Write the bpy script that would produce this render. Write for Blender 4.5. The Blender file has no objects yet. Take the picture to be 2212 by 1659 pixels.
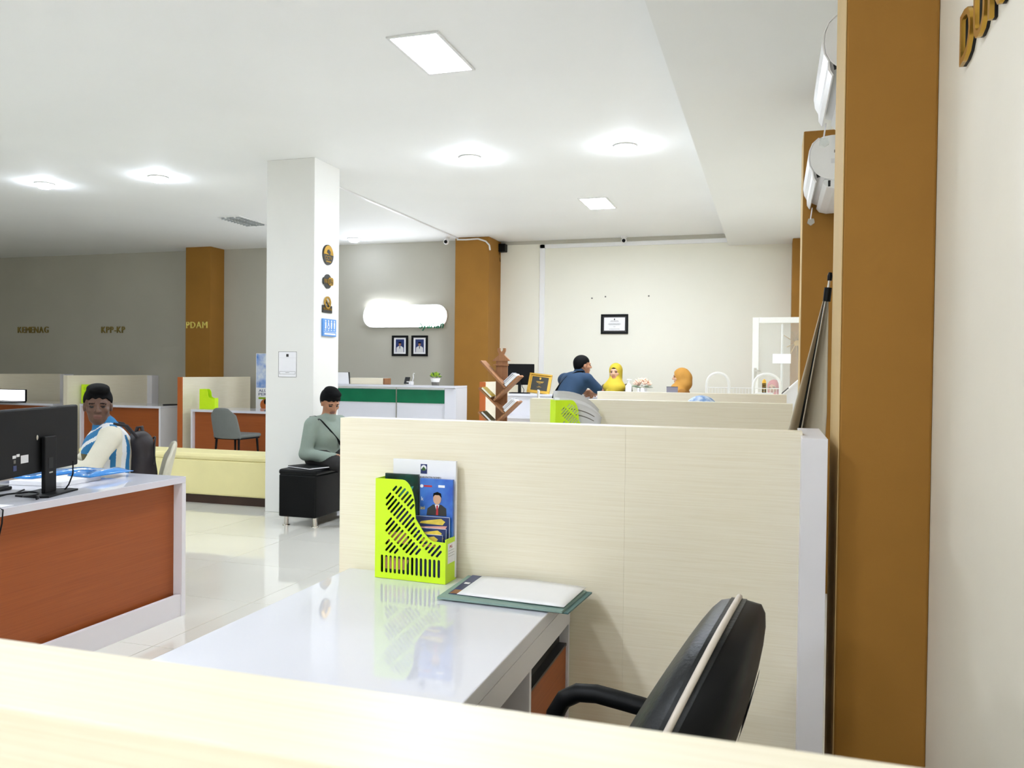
import bpy, bmesh, math, random
import numpy as np
from mathutils import Vector, Matrix
random.seed(7)
PI = math.pi
S = bpy.context.scene
COL = S.collection

# ------------------------------------------------------------------ camera
F, IW, IH, CAMH = 1789.0, 2212.0, 1659.0, 1.36
yaw, pitch, roll = math.atan2(562, F), math.atan2(29.5, F), 0.0115
fw = Vector((-math.sin(yaw)*math.cos(pitch), math.cos(yaw)*math.cos(pitch), -math.sin(pitch)))
r0 = Vector((math.cos(yaw), math.sin(yaw), 0)); u0 = r0.cross(fw)
rt = r0*math.cos(roll)+u0*math.sin(roll); up = u0*math.cos(roll)-r0*math.sin(roll)
cam = bpy.data.cameras.new('camera'); camo = bpy.data.objects.new('camera', cam); COL.objects.link(camo)
M = Matrix((rt, up, -fw)).transposed().to_4x4(); M.translation = (0, 0, CAMH); camo.matrix_world = M
cam.sensor_fit = 'HORIZONTAL'; cam.sensor_width = 4.95; cam.lens = 4.95*F/IW
cam.clip_start = 0.02; cam.clip_end = 60
cam.dof.use_dof = True; cam.dof.focus_distance = 2.6; cam.dof.aperture_fstop = 2.2
S.camera = camo

# ------------------------------------------------------------------ world, exposure
w = bpy.data.worlds.new('world'); S.world = w; w.use_nodes = True
w.node_tree.nodes['Background'].inputs[0].default_value = (.75, .8, .9, 1)
w.node_tree.nodes['Background'].inputs[1].default_value = 0.02
S.view_settings.view_transform = 'Standard'; S.view_settings.look = 'None'
S.view_settings.gamma = 1; S.view_settings.use_curve_mapping = False
S.view_settings.exposure = 0.82
S.cycles.use_denoising = True
S.cycles.max_bounces = 10; S.cycles.diffuse_bounces = 6; S.cycles.glossy_bounces = 4
S.cycles.sample_clamp_indirect = 6
PANEL_E, SPOT_E = 50.0, 120.0          # ceiling panel and downlight emission

# ------------------------------------------------------------------ materials
MATS = {}
def srgb(c):
    return tuple(((x/12.92) if x <= .04045 else ((x+.055)/1.055)**2.4) for x in [v/255. for v in c])
def mat(name, rgb, rough=.5, metal=0, spec=.5, emit=None, noise=0, nscale=8, bump=0, bscale=60, coat=0, alpha=1, trans=0, stretch=None, rgb2=None):
    m = bpy.data.materials.new(name); m.use_nodes = True
    nt = m.node_tree; b = nt.nodes['Principled BSDF']
    c = srgb(rgb)+(1,)
    b.inputs['Base Color'].default_value = c; b.inputs['Roughness'].default_value = rough
    b.inputs['Metallic'].default_value = metal; b.inputs['Specular IOR Level'].default_value = spec
    b.inputs['Coat Weight'].default_value = coat; b.inputs['Alpha'].default_value = alpha
    b.inputs['Transmission Weight'].default_value = trans
    if emit: b.inputs['Emission Color'].default_value = c; b.inputs['Emission Strength'].default_value = emit
    if noise or bump or rgb2:
        tc = nt.nodes.new('ShaderNodeTexCoord'); mp = nt.nodes.new('ShaderNodeMapping')
        nt.links.new(tc.outputs['Object'], mp.inputs[0])
        if stretch: mp.inputs['Scale'].default_value = stretch
    if noise or rgb2:
        n = nt.nodes.new('ShaderNodeTexNoise'); n.inputs['Scale'].default_value = nscale; n.inputs['Detail'].default_value = 5
        nt.links.new(mp.outputs[0], n.inputs['Vector'])
        mx = nt.nodes.new('ShaderNodeMix'); mx.data_type = 'RGBA'
        c2 = srgb(rgb2)+(1,) if rgb2 else tuple(min(1, v*(1-noise)) for v in c[:3])+(1,)
        mx.inputs['A'].default_value = c; mx.inputs['B'].default_value = c2
        rp = nt.nodes.new('ShaderNodeMapRange'); rp.inputs[1].default_value = .35; rp.inputs[2].default_value = .65
        nt.links.new(n.outputs['Fac'], rp.inputs[0]); nt.links.new(rp.outputs[0], mx.inputs['Factor'])
        nt.links.new(mx.outputs['Result'], b.inputs['Base Color'])
    if bump:
        n2 = nt.nodes.new('ShaderNodeTexNoise'); n2.inputs['Scale'].default_value = bscale; n2.inputs['Detail'].default_value = 4
        nt.links.new(mp.outputs[0], n2.inputs['Vector'])
        bp = nt.nodes.new('ShaderNodeBump'); bp.inputs['Strength'].default_value = bump; bp.inputs['Distance'].default_value = .004
        nt.links.new(n2.outputs['Fac'], bp.inputs['Height']); nt.links.new(bp.outputs[0], b.inputs['Normal'])
    MATS[name] = m
    return m
def emitter(name, rgb, e):
    m = bpy.data.materials.new(name); m.use_nodes = True; nt = m.node_tree
    nt.nodes.remove(nt.nodes['Principled BSDF']); em = nt.nodes.new('ShaderNodeEmission')
    em.inputs[0].default_value = srgb(rgb)+(1,); em.inputs[1].default_value = e
    nt.links.new(em.outputs[0], nt.nodes['Material Output'].inputs[0]); MATS[name] = m
def wood(name, c1, c2, axis, rough=.4, scale=1.0):
    """pale laminate with long thin grain along one axis"""
    m = bpy.data.materials.new(name); m.use_nodes = True; nt = m.node_tree; b = nt.nodes['Principled BSDF']
    tc = nt.nodes.new('ShaderNodeTexCoord'); mp = nt.nodes.new('ShaderNodeMapping')
    s = [300*scale]*3; s[axis] = 4.0*scale; mp.inputs['Scale'].default_value = s
    n = nt.nodes.new('ShaderNodeTexNoise'); n.inputs['Scale'].default_value = 1.0; n.inputs['Detail'].default_value = 6; n.inputs['Distortion'].default_value = .6
    n2 = nt.nodes.new('ShaderNodeTexNoise'); n2.inputs['Scale'].default_value = 3.3; n2.inputs['Detail'].default_value = 2
    mr = nt.nodes.new('ShaderNodeMapRange'); mr.inputs[1].default_value = .38; mr.inputs[2].default_value = .68
    mx = nt.nodes.new('ShaderNodeMix'); mx.data_type = 'RGBA'
    mx.inputs['A'].default_value = srgb(c1)+(1,); mx.inputs['B'].default_value = srgb(c2)+(1,)
    ad = nt.nodes.new('ShaderNodeMath'); ad.operation = 'MULTIPLY'
    L = nt.links.new
    L(tc.outputs['Object'], mp.inputs[0]); L(mp.outputs[0], n.inputs['Vector']); L(mp.outputs[0], n2.inputs['Vector'])
    L(n.outputs['Fac'], mr.inputs[0]); L(mr.outputs[0], ad.inputs[0]); L(n2.outputs['Fac'], ad.inputs[1])
    L(ad.outputs[0], mx.inputs['Factor']); L(mx.outputs['Result'], b.inputs['Base Color'])
    b.inputs['Roughness'].default_value = rough
    MATS[name] = m

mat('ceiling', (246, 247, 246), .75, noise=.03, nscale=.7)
mat('grey_paint', (190, 187, 174), .7, noise=.05, nscale=1.2, bump=.06)
mat('cream_paint', (240, 238, 224), .6, noise=.03, nscale=1.0, bump=.05)
mat('warm_paint', (238, 231, 214), .5, noise=.05, nscale=2.2, bump=.08)
mat('brown_paint', (160, 114, 48), .7, spec=.25, noise=.08, nscale=3, bump=.1, bscale=90)
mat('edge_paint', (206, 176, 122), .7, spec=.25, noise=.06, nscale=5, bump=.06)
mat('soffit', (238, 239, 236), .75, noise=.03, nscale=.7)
mat('white_paint', (240, 240, 236), .5, noise=.02, nscale=1)
mat('tile', (232, 230, 220), .06, spec=.5, noise=.04, nscale=1.1, coat=.3)
mat('grout', (196, 190, 172), .6)
mat('laminate', (226, 227, 237), .02, spec=.75, noise=.02, nscale=2)
mat('laminate_matt', (233, 231, 236), .4, noise=.02, nscale=2)
wood('pale_wood_x', (244, 236, 214), (231, 219, 189), 0)
wood('pale_wood_y', (244, 236, 214), (231, 219, 189), 1)
wood('orange_wood_x', (162, 84, 31), (138, 65, 22), 0, .5, .6)
wood('orange_wood_y', (162, 84, 31), (138, 65, 22), 1, .5, .6)
wood('shelf_wood', (158, 110, 70), (116, 74, 44), 2, .55, .3)
mat('orange', (190, 100, 42), .45, noise=.06)
mat('yellow_vinyl', (238, 228, 168), .4, noise=.04, nscale=5, bump=.05)
mat('black_vinyl', (6, 7, 8), .45, spec=.18, noise=.2, nscale=9, bump=.15, bscale=120)
mat('black_leather', (14, 17, 19), .42, spec=.35, bump=.25, bscale=140, noise=.15)
mat('piping', (214, 204, 192), .5, noise=.1, nscale=30)
mat('black_plastic', (7, 8, 10), .5, spec=.2, noise=.1, nscale=20)
mat('dark_plastic', (36, 38, 42), .3, noise=.1, nscale=20)
mat('black', (9, 9, 10), .6, noise=.1)
mat('chrome', (225, 222, 214), .12, metal=1, noise=.03)
mat('steel', (200, 198, 190), .3, metal=1, noise=.05)
mat('white_plastic', (240, 240, 240), .3, noise=.02)
mat('white_metal', (240, 240, 236), .3, noise=.02)
mat('paper', (246, 246, 250), .6, noise=.02)
mat('paper_grey', (226, 226, 228), .6, noise=.04)
mat('lime', (212, 250, 30), .35, noise=.04, nscale=12)
mat('teal_card', (138, 164, 156), .6, noise=.05)
mat('teal_dark', (84, 116, 116), .6, noise=.05)
mat('green', (20, 112, 76), .15, noise=.1, nscale=6)
mat('gold', (206, 164, 74), .25, metal=.9, noise=.08, nscale=30)
mat('gold_lit', (244, 228, 120), .4, noise=.05)  # gold of the lit pillar letters, the light put into the colour
mat('plinth', (64, 42, 30), .5, noise=.3, nscale=3)
mat('gold_paint', (150, 130, 66), .4, metal=.2, noise=.05)
mat('dark_sign', (44, 44, 42), .5, noise=.05)
mat('blue_sign', (98, 156, 226), .4, noise=.03)
mat('blue_print', (42, 92, 190), .3, noise=.25, nscale=18, rgb2=(70, 130, 215))
mat('navy_print', (34, 52, 110), .3, noise=.2, nscale=20)
mat('dark_print', (22, 40, 38), .25, rgb2=(30, 72, 66), nscale=30)
mat('yellow_print', (236, 208, 80), .4, noise=.2, nscale=50)
mat('pink_print', (226, 164, 150), .4, noise=.1, nscale=50)
mat('teal_print', (70, 170, 170), .3, noise=.2, nscale=20)
mat('red', (190, 40, 48), .5, noise=.05)
mat('lightblue_plastic', (28, 140, 228), .15, noise=.12, nscale=14, bump=.3, bscale=30, coat=.5)
mat('sky_print', (60, 130, 220), .4, rgb2=(240, 246, 252), nscale=5)
mat('skin', (172, 122, 92), .5, noise=.08, nscale=20)
mat('skin_backlit', (98, 68, 52), .5, noise=.1, nscale=20)  # dark skin, deepened in colour for the shade on a backlit face
mat('skin_light', (214, 168, 138), .5, noise=.06, nscale=20)
mat('lip', (184, 118, 104), .45, noise=.05)
mat('lip_dark', (118, 78, 66), .45, noise=.05)
mat('eye', (30, 22, 20), .2, noise=.05)
mat('eye_white', (212, 204, 196), .3, noise=.03)
mat('hair', (11, 11, 12), .75, spec=.12, noise=.3, nscale=40, bump=.4, bscale=160)
mat('cream_knit', (226, 222, 204), .85, noise=.05, nscale=12, bump=.2, bscale=200)
mat('blue_knit', (44, 122, 176), .85, noise=.1, nscale=12, bump=.2, bscale=200)
mat('white_knit', (232, 234, 236), .85, noise=.04, nscale=12, bump=.2, bscale=200)
mat('grey_knit', (142, 156, 146), .85, noise=.1, nscale=9, bump=.3, bscale=160)
mat('navy_cloth', (18, 50, 78), .85, noise=.1, nscale=9, bump=.3, bscale=160)
mat('dark_cloth', (42, 40, 40), .85, noise=.15, nscale=9, bump=.3, bscale=160)
mat('olive_cloth', (104, 94, 62), .85, noise=.15, nscale=9, bump=.2)
mat('mustard_cloth', (206, 182, 52), .8, noise=.1, nscale=9, bump=.15)
mat('ochre_cloth', (198, 144, 62), .8, noise=.1, nscale=9, bump=.15)
mat('brown_cloth', (160, 110, 44), .8, noise=.1, nscale=9, bump=.15)
mat('pink_cloth', (214, 120, 128), .8, noise=.1, nscale=9)
mat('bluewhite_cloth', (120, 160, 214), .8, rgb2=(214, 226, 240), nscale=34)
mat('backpack', (40, 34, 38), .6, noise=.2, nscale=14, bump=.2)
mat('chair_grey', (112, 116, 114), .6, noise=.05, nscale=15, bump=.1)
mat('chair_cream', (206, 202, 182), .5, noise=.05)
mat('banner_grey', (196, 186, 164), .6, noise=.08, nscale=4, bump=.08, bscale=30)
mat('leaf', (56, 104, 44), .5, noise=.3, nscale=30)
mat('leaf_bright', (160, 196, 40), .5, noise=.3, nscale=30)
mat('petal', (250, 214, 190), .6, noise=.12, nscale=40)
mat('soil_grey', (120, 116, 110), .8, noise=.2, nscale=30)
mat('violet_grey', (118, 114, 124), .4, noise=.05)
mat('plaque', (44, 44, 38), .25, noise=.1)
mat('amber', (244, 190, 60), .3, noise=.05)
mat('glass', (235, 244, 240), .02, trans=0, alpha=.16, spec=.8)
mat('clear_plastic', (225, 232, 228), .1, alpha=.35)
mat('lamp_fin', (196, 200, 202), .25, metal=.6, noise=.05)
mat('lamp_body', (228, 228, 226), .4, noise=.02)
emitter('lamp_panel', (232, 241, 255), PANEL_E)
emitter('lamp_panel_strong', (236, 243, 255), PANEL_E*2.2)
emitter('lamp_panel_far', (236, 243, 255), PANEL_E*3.0)
emitter('lamp_panel_mid', (234, 242, 255), PANEL_E*1.25)
emitter('lamp_spot', (232, 241, 255), SPOT_E)
emitter('lamp_spot_weak', (226, 236, 255), SPOT_E*.3)
emitter('sign_glow', (240, 246, 255), 14)
emitter('screen_glow', (244, 246, 250), 1.5)
m = bpy.data.materials.new('dummy')

# ------------------------------------------------------------------ mesh helpers
class MB:
    def __init__(s): s.v = []; s.f = []; s.sm = []
    def add(s, vs, fs, smooth=False):
        o = len(s.v); s.v += [tuple(v) for v in vs]; s.f += [tuple(i+o for i in f) for f in fs]; s.sm += [smooth]*len(fs); return s
    def box(s, x0, x1, y0, y1, z0, z1):
        return s.add([(x0,y0,z0),(x1,y0,z0),(x1,y1,z0),(x0,y1,z0),(x0,y0,z1),(x1,y0,z1),(x1,y1,z1),(x0,y1,z1)],
                     [(0,3,2,1),(4,5,6,7),(0,1,5,4),(1,2,6,5),(2,3,7,6),(3,0,4,7)])
    def obox(s, c, half, R):
        vs = [Vector(c)+R @ Vector((sx*half[0], sy*half[1], sz*half[2])) for sz in (-1,1) for sx, sy in ((-1,-1),(1,-1),(1,1),(-1,1))]
        return s.add(vs, [(0,3,2,1),(4,5,6,7),(0,1,5,4),(1,2,6,5),(2,3,7,6),(3,0,4,7)])
    def prism(s, poly, a, b, axis='y'):
        n = len(poly)
        def mk(p, t): return (p[0], t, p[1]) if axis == 'y' else ((t, p[0], p[1]) if axis == 'x' else (p[0], p[1], t))
        vs = [mk(p, a) for p in poly]+[mk(p, b) for p in poly]
        return s.add(vs, [tuple(range(n)), tuple(range(2*n-1, n-1, -1))]+[(i, i+n, (i+1) % n+n, (i+1) % n) for i in range(n)])
    def cyl(s, p0, p1, ra, rb=None, n=16, caps=True):
        rb = ra if rb is None else rb
        p0, p1 = Vector(p0), Vector(p1); d = (p1-p0).normalized()
        a = d.orthogonal().normalized(); b = d.cross(a)
        vs = [p0+(a*math.cos(t)+b*math.sin(t))*ra for t in [2*PI*i/n for i in range(n)]]+[p1+(a*math.cos(t)+b*math.sin(t))*rb for t in [2*PI*i/n for i in range(n)]]
        s.add(vs, [(i, (i+1) % n, (i+1) % n+n, i+n) for i in range(n)], True)
        if caps: s.add(vs, [tuple(range(n-1, -1, -1)), tuple(range(n, 2*n))])
        return s
    def tube(s, pts, r, n=8, closed=False, flat=1.0):
        pts = [Vector(p) for p in pts]; m_ = len(pts); rings = []; prev = None
        for i, p in enumerate(pts):
            t = (pts[(i+1) % m_]-pts[i-1]) if closed or 0 < i < m_-1 else (pts[1]-pts[0] if i == 0 else pts[-1]-pts[-2])
            t.normalize()
            a = t.orthogonal().normalized() if prev is None else (prev-t*prev.dot(t)).normalized()
            prev = a; b = t.cross(a)
            rr = r[i] if isinstance(r, (list, tuple)) else r
            rings.append([p+(a*math.cos(q)*flat+b*math.sin(q))*rr for q in [2*PI*k/n for k in range(n)]])
        vs = [v for g in rings for v in g]; fs = []
        for i in range(m_ if closed else m_-1):
            j = (i+1) % m_
            fs += [(i*n+k, i*n+(k+1) % n, j*n+(k+1) % n, j*n+k) for k in range(n)]
        s.add(vs, fs, True)
        if not closed: s.add(vs, [tuple(range(n-1, -1, -1)), tuple((m_-1)*n+k for k in range(n))])
        return s
    def lathe(s, prof, c=(0,0,0), n=20):
        vs = [(c[0]+r*math.cos(2*PI*k/n), c[1]+r*math.sin(2*PI*k/n), c[2]+z) for r, z in prof for k in range(n)]
        fs = [(i*n+k, i*n+(k+1) % n, (i+1)*n+(k+1) % n, (i+1)*n+k) for i in range(len(prof)-1) for k in range(n)]
        s.add(vs, fs, True); m_ = len(prof)-1
        s.add(vs, [tuple(range(n-1, -1, -1)), tuple(m_*n+k for k in range(n))])
        return s
    def ell(s, c, r, nu=12, nv=8, R=None):
        R = R or Matrix.Identity(3); vs = []
        for j in range(1, nv):
            t = PI*j/nv
            for k in range(nu):
                q = 2*PI*k/nu; vs.append(Vector(c)+R @ Vector((r[0]*math.sin(t)*math.cos(q), r[1]*math.sin(t)*math.sin(q), r[2]*math.cos(t))))
        vs += [Vector(c)+R @ Vector((0,0,r[2])), Vector(c)-R @ Vector((0,0,r[2]))]; T = len(vs)-2
        fs = [(j*nu+k, (j+1)*nu+k, (j+1)*nu+(k+1) % nu, j*nu+(k+1) % nu) for j in range(nv-2) for k in range(nu)]
        fs += [(T, k, (k+1) % nu) for k in range(nu)]+[(T+1, (nv-2)*nu+(k+1) % nu, (nv-2)*nu+k) for k in range(nu)]
        return s.add(vs, fs, True)
    def grid(s, fn, nu, nv, closed_u=False):
        vs = [fn(i/(nu if closed_u else nu-1), j/(nv-1)) for j in range(nv) for i in range(nu)]
        fs = [(j*nu+i, j*nu+(i+1) % nu, (j+1)*nu+(i+1) % nu, (j+1)*nu+i) for j in range(nv-1) for i in range(nu if closed_u else nu-1)]
        return s.add(vs, fs, True)
    def mesh(s, name):
        me = bpy.data.meshes.new(name); me.from_pydata(s.v, [], s.f); me.polygons.foreach_set('use_smooth', s.sm); me.update(); return me
    def build(s, name, material, parent=None, bevel=0, seg=2, solid=0, sub=0):
        return place(name, s.mesh(name), material, parent, bevel, seg, solid, sub)
def place(name, me, material, parent=None, bevel=0, seg=2, solid=0, sub=0):
    o = bpy.data.objects.new(name, me); COL.objects.link(o); o.parent = parent
    if material: me.materials.clear(); me.materials.append(MATS[material])
    if solid: d = o.modifiers.new('solid', 'SOLIDIFY'); d.thickness = solid; d.offset = 0
    if bevel: d = o.modifiers.new('bevel', 'BEVEL'); d.width = bevel; d.segments = seg; d.limit_method = 'ANGLE'
    if sub: d = o.modifiers.new('sub', 'SUBSURF'); d.levels = sub; d.render_levels = sub
    return o
def tag(o, label, cat, group=None):
    o['label'] = label; o['category'] = cat
    if group: o['group'] = group
    return o
def thing(name, label, cat, loc=(0,0,0), rotz=0, group=None, rot=None):
    o = bpy.data.objects.new(name, None); COL.objects.link(o); o.empty_display_size = .1
    o.location = loc; o.rotation_euler = rot or (0, 0, rotz)
    return tag(o, label, cat, group)
def struct(o, label=None, cat=None):
    o['kind'] = 'structure'
    if label: o['label'] = label; o['category'] = cat or 'structure'
    return o
def boxo(name, material, parent, x0, x1, y0, y1, z0, z1, bevel=0):
    return MB().box(x0, x1, y0, y1, z0, z1).build(name, material, parent, bevel)
def curve_mesh(name, loops, depth):
    """flat outline with holes, extruded; drawn in XY, thickness along Z"""
    cu = bpy.data.curves.new(name, 'CURVE'); cu.dimensions = '2D'; cu.fill_mode = 'BOTH'; cu.extrude = depth/2
    for lp in loops:
        sp = cu.splines.new('POLY'); sp.points.add(len(lp)-1); sp.use_cyclic_u = True
        for p, q in zip(sp.points, lp): p.co = (q[0], q[1], 0, 1)
    o = bpy.data.objects.new(name, cu); COL.objects.link(o)
    dg = bpy.context.evaluated_depsgraph_get(); me = bpy.data.meshes.new_from_object(o.evaluated_get(dg))
    bpy.data.objects.remove(o); bpy.data.curves.remove(cu); me.name = name
    return me
def text_mesh(s, size, depth, align='LEFT', shear=0):
    cu = bpy.data.curves.new('text', 'FONT'); cu.body = s; cu.size = size; cu.extrude = depth/2; cu.align_x = align; cu.resolution_u = 3; cu.shear = shear
    o = bpy.data.objects.new('text', cu); COL.objects.link(o)
    dg = bpy.context.evaluated_depsgraph_get(); me = bpy.data.meshes.new_from_object(o.evaluated_get(dg))
    bpy.data.objects.remove(o); bpy.data.curves.remove(cu)
    return me
def bounds(me):
    xs = [v.co.x for v in me.vertices]; ys = [v.co.y for v in me.vertices]
    return min(xs), max(xs), min(ys), max(ys)
def text_obj(name, s, material, parent, loc, width=None, height=None, depth=.002, rot=(PI/2,0,0), shear=0, bold=0):
    """one line of print lying in the XZ plane of its parent, scaled to width x height, lower left at loc"""
    me = text_mesh(s, 1, depth, shear=shear)
    x0, x1, y0, y1 = bounds(me)
    sx = width/(x1-x0) if width else None; sy = height/(y1-y0) if height else None
    sx = sx or sy; sy = sy or sx
    for v in me.vertices: v.co.x = (v.co.x-x0)*sx; v.co.y = (v.co.y-y0)*sy
    o = place(name, me, material, parent); o.location = loc; o.rotation_euler = rot
    return o
def letters(root, word, width, height, depth, material, back=None, gap=.16):
    """raised letters of a sign, each a part; runs along local +X, upright +Z, facing -Y"""
    ms = []; x = 0
    for ch in word:
        me = text_mesh(ch, 1, depth); b = bounds(me); ms.append((me, b, x-b[0])); x += (b[1]-b[0])+gap
    tot = x-gap; sx = width/tot; sy = height/.69
    for me, b, off in ms:
        for v in me.vertices: v.co.x = (v.co.x+off)*sx; v.co.y = (v.co.y-(b[2] if b[2] < 0 else 0))*sy
        o = place('letter', me, material, root); o.rotation_euler = (PI/2, 0, 0); o.location = (0, -depth/2, 0)
        if back:
            me2 = me.copy()
            o2 = place('letter_back', me2, back, o); o2.location = (.0, 0, -depth); 

def copy_tree(o, parent=None):
    c = o.copy(); COL.objects.link(c); c.parent = parent
    for ch in list(o.children): copy_tree(ch, c)
    return c
# ------------------------------------------------------------------ room shell
XR, CZ, YG, YC = .377, 3.30, 11.65, 11.95
fl = struct(boxo('floor', 'grout', None, -14.8, .6, -6.8, 12.3, -.12, -.005))
tm = MB().box(-.3985, .3985, -.3985, .3985, -.01, 0).mesh('tile'); tm.materials.append(MATS['tile'])
for i in range(16):
    for j in range(18):
        t = bpy.data.objects.new('tile', tm); COL.objects.link(t); t.parent = fl
        t.location = (-12.0+.8*i-.05, -2.0+.8*j+.1, 0); t.rotation_euler = (0, 0, 0)
struct(boxo('ceiling', 'ceiling', None, -14.8, -.61, -6.8, 12.3, CZ, CZ+.12))
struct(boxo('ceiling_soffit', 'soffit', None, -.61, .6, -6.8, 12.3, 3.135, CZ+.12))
struct(boxo('wall_back_grey', 'grey_paint', None, -14.8, -4.3, YG, 12.3, 0, CZ))
struct(boxo('wall_back_cream', 'cream_paint', None, -4.3, XR, YC, 12.3, 0, CZ))
struct(boxo('wall_right', 'warm_paint', None, XR, .6, -6.8, 12.3, 0, CZ))
struct(boxo('wall_left', 'grey_paint', None, -14.8, -14.6, -6.8, YG, 0, CZ))
struct(boxo('wall_front', 'white_paint', None, -14.6, XR, -6.8, -6.6, 0, CZ))
def pillar(m_, x0, x1, y0, y1, z1=CZ, label=None):
    o = struct(boxo('pillar', m_, None, x0, x1, y0, y1, 0, z1, .006)); return o
pillar('white_paint', -4.555, -4.045, 6.75, 7.21)
for y0, y1 in ((2.25, 2.57), (5.45, 5.80)):
    zt = 3.135 if y0 < 3 else 2.86
    o = pillar('brown_paint', .164, XR, y0, y1, zt)
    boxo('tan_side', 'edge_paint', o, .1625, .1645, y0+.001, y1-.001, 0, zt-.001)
pillar('brown_paint', .228, XR, 11.5, YC, 3.135)
pillar('brown_paint', -4.48, -3.955, 11.4, 12.0)
pillar('brown_paint', -9.145, -8.663, 11.3, YG)
# conduit and mouldings on the cream wall
struct(boxo('trim_1', 'white_plastic', None, -3.336, -3.257, YC-.02, YC, 0, 3.24, .004))
struct(boxo('trim_2', 'white_plastic', None, -3.336, -.61, YC-.02, YC, 3.18, 3.24, .004))
struct(boxo('trim_3', 'grey_paint', None, -3.95, -.61, YC-.008, YC, 3.25, CZ))
# cable duct across the ceiling
c = MB().box(-4.46, -4.43, 7.85, 11.40, CZ-.018, CZ-.0005).build('cable_duct', 'white_plastic', None, .003)
tag(c, 'thin white cable duct running along the ceiling to the brown pillar', 'cable duct')
c = MB().tube([(-4.45, 11.385, CZ-.03), (-4.3, 11.388, CZ-.035), (-4.12, 11.388, CZ-.03), (-4.0, 11.385, CZ-.07), (-3.94, 11.37, CZ-.13), (-3.935, 11.39, CZ-.2)], .012, 8).build('cable', 'white_plastic')
tag(c, 'white cable looping over the top of the brown back pillar', 'cable')

# ------------------------------------------------------------------ ceiling lamps
def troffer(x, y, lit, label, ang=0, m_='lamp_panel'):
    t = thing('ceiling_light', label, 'ceiling light', (x, y, CZ), ang, 'recessed ceiling panels')
    f = MB()
    for a in ((-.165,.165,-.315,-.295),(-.165,.165,.295,.315),(-.165,-.145,-.295,.295),(.145,.165,-.295,.295)): f.box(*a, -.012, 0)
    f.build('frame', 'lamp_body', t, .002)
    if lit:
        MB().box(-.145, .145, -.295, .295, -.006, -.001).build('diffuser', m_, t)
    else:
        MB().box(-.145, .145, -.295, .295, -.004, -.001).build('reflector', 'lamp_body', t)
        for k in range(2): MB().cyl((-.07+.14*k, -.29, -.014), (-.07+.14*k, .29, -.014), .009, n=8).build('tube', 'white_plastic', t)
        for k in range(9): MB().box(-.145, .145, -.262+.0655*k-.002, -.262+.0655*k+.002, -.03, -.002).build('fin', 'lamp_fin', t)
        MB().box(-.003, .003, -.295, .295, -.03, -.002).build('fin', 'lamp_fin', t)
troffer(-2.02, 4.73, 1, 'large lit ceiling panel nearest the camera, left of the soffit edge')
troffer(-1.95, 9.43, 1, 'small lit ceiling panel in front of the cream wall', 0, 'lamp_panel_strong')
troffer(-6.7, 9.4, 0, 'unlit louvred ceiling panel left of the white pillar')
troffer(-2.0, .0, 1, 'lit ceiling panel above the near desks, out of view', 0, 'lamp_panel_mid')
troffer(-2.0, -4.7, 1, 'lit ceiling panel far behind the camera, out of view', 0, 'lamp_panel_far')
troffer(-6.7, .0, 1, 'unseen ceiling panel above the near aisle, strengthened to brighten the left desk', 0, 'lamp_panel_strong')  # unseen panel, set strong for more light on the left near side
troffer(-6.7, 4.7, 1, 'lit ceiling panel above the waiting aisle, out of view')
def downlight(x, y, label, r=.085, m_='lamp_spot'):
    t = thing('downlight', label, 'downlight', (x, y, CZ), 0, 'round ceiling downlights')
    MB().lathe([(r+.014, 0), (r+.014, -.012), (r+.001, -.014), (r, -.004), (r, -.001)], n=24).build('rim', 'lamp_body', t)
    MB().lathe([(r, -.004), (r*.97, -.022), (r*.86, -.040), (r*.6, -.054), (r*.2, -.060)], n=24).build('lens', m_, t)  # glowing dome bulges out to stand in for the lamp's bloom
for x, y, l in ((-2.66, 7.11, 'round downlight left of two in the middle of the ceiling'), (-1.235, 7.09, 'round downlight right of two, beside the soffit edge'),
                (-6.03, 7.03, 'round downlight just left of the white pillar'), (-7.45, 6.97, 'leftmost round downlight in the photo'),
                (-5.98, 11.1, 'small round downlight above the glowing wall sign'),
                (-2.66, -2.4, 'downlight behind the camera left, out of view'), (-1.235, -2.4, 'downlight behind the camera right, out of view')):
    downlight(x, y, l, m_='lamp_spot_weak' if y > 11 else 'lamp_spot')

# ------------------------------------------------------------------ wall lettering
def wall_sign(name, label, word, loc, rot, w_, h_, m_='gold_paint', depth=.02, back=None, cat='lettering'):
    t = thing(name, label, cat, loc, rot=rot); letters(t, word, w_, h_, depth, m_, back); return t
wall_sign('wall_lettering', 'gold letters KEMENAG on the dark grey back wall, far left', 'KEMENAG', (-13.05, YG, 1.935), (0,0,0), .70, .11)
wall_sign('wall_lettering', 'gold letters KPP-KP on the dark grey back wall', 'KPP-KP', (-11.17, YG, 1.93), (0,0,0), .50, .11)
wall_sign('wall_lettering', 'gold letters PDAM on the left brown back pillar', 'PDAM', (-9.115, 11.3, 1.985), (0,0,0), .40, .105, 'gold_lit')
wall_sign('wall_lettering', 'big gold letters with black edges high on the near right wall', 'DUKCAPIL', (XR-.006, 1.945, 2.006), (0,0,-PI/2), .80, .105, 'gold', .008, 'black')

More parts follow.
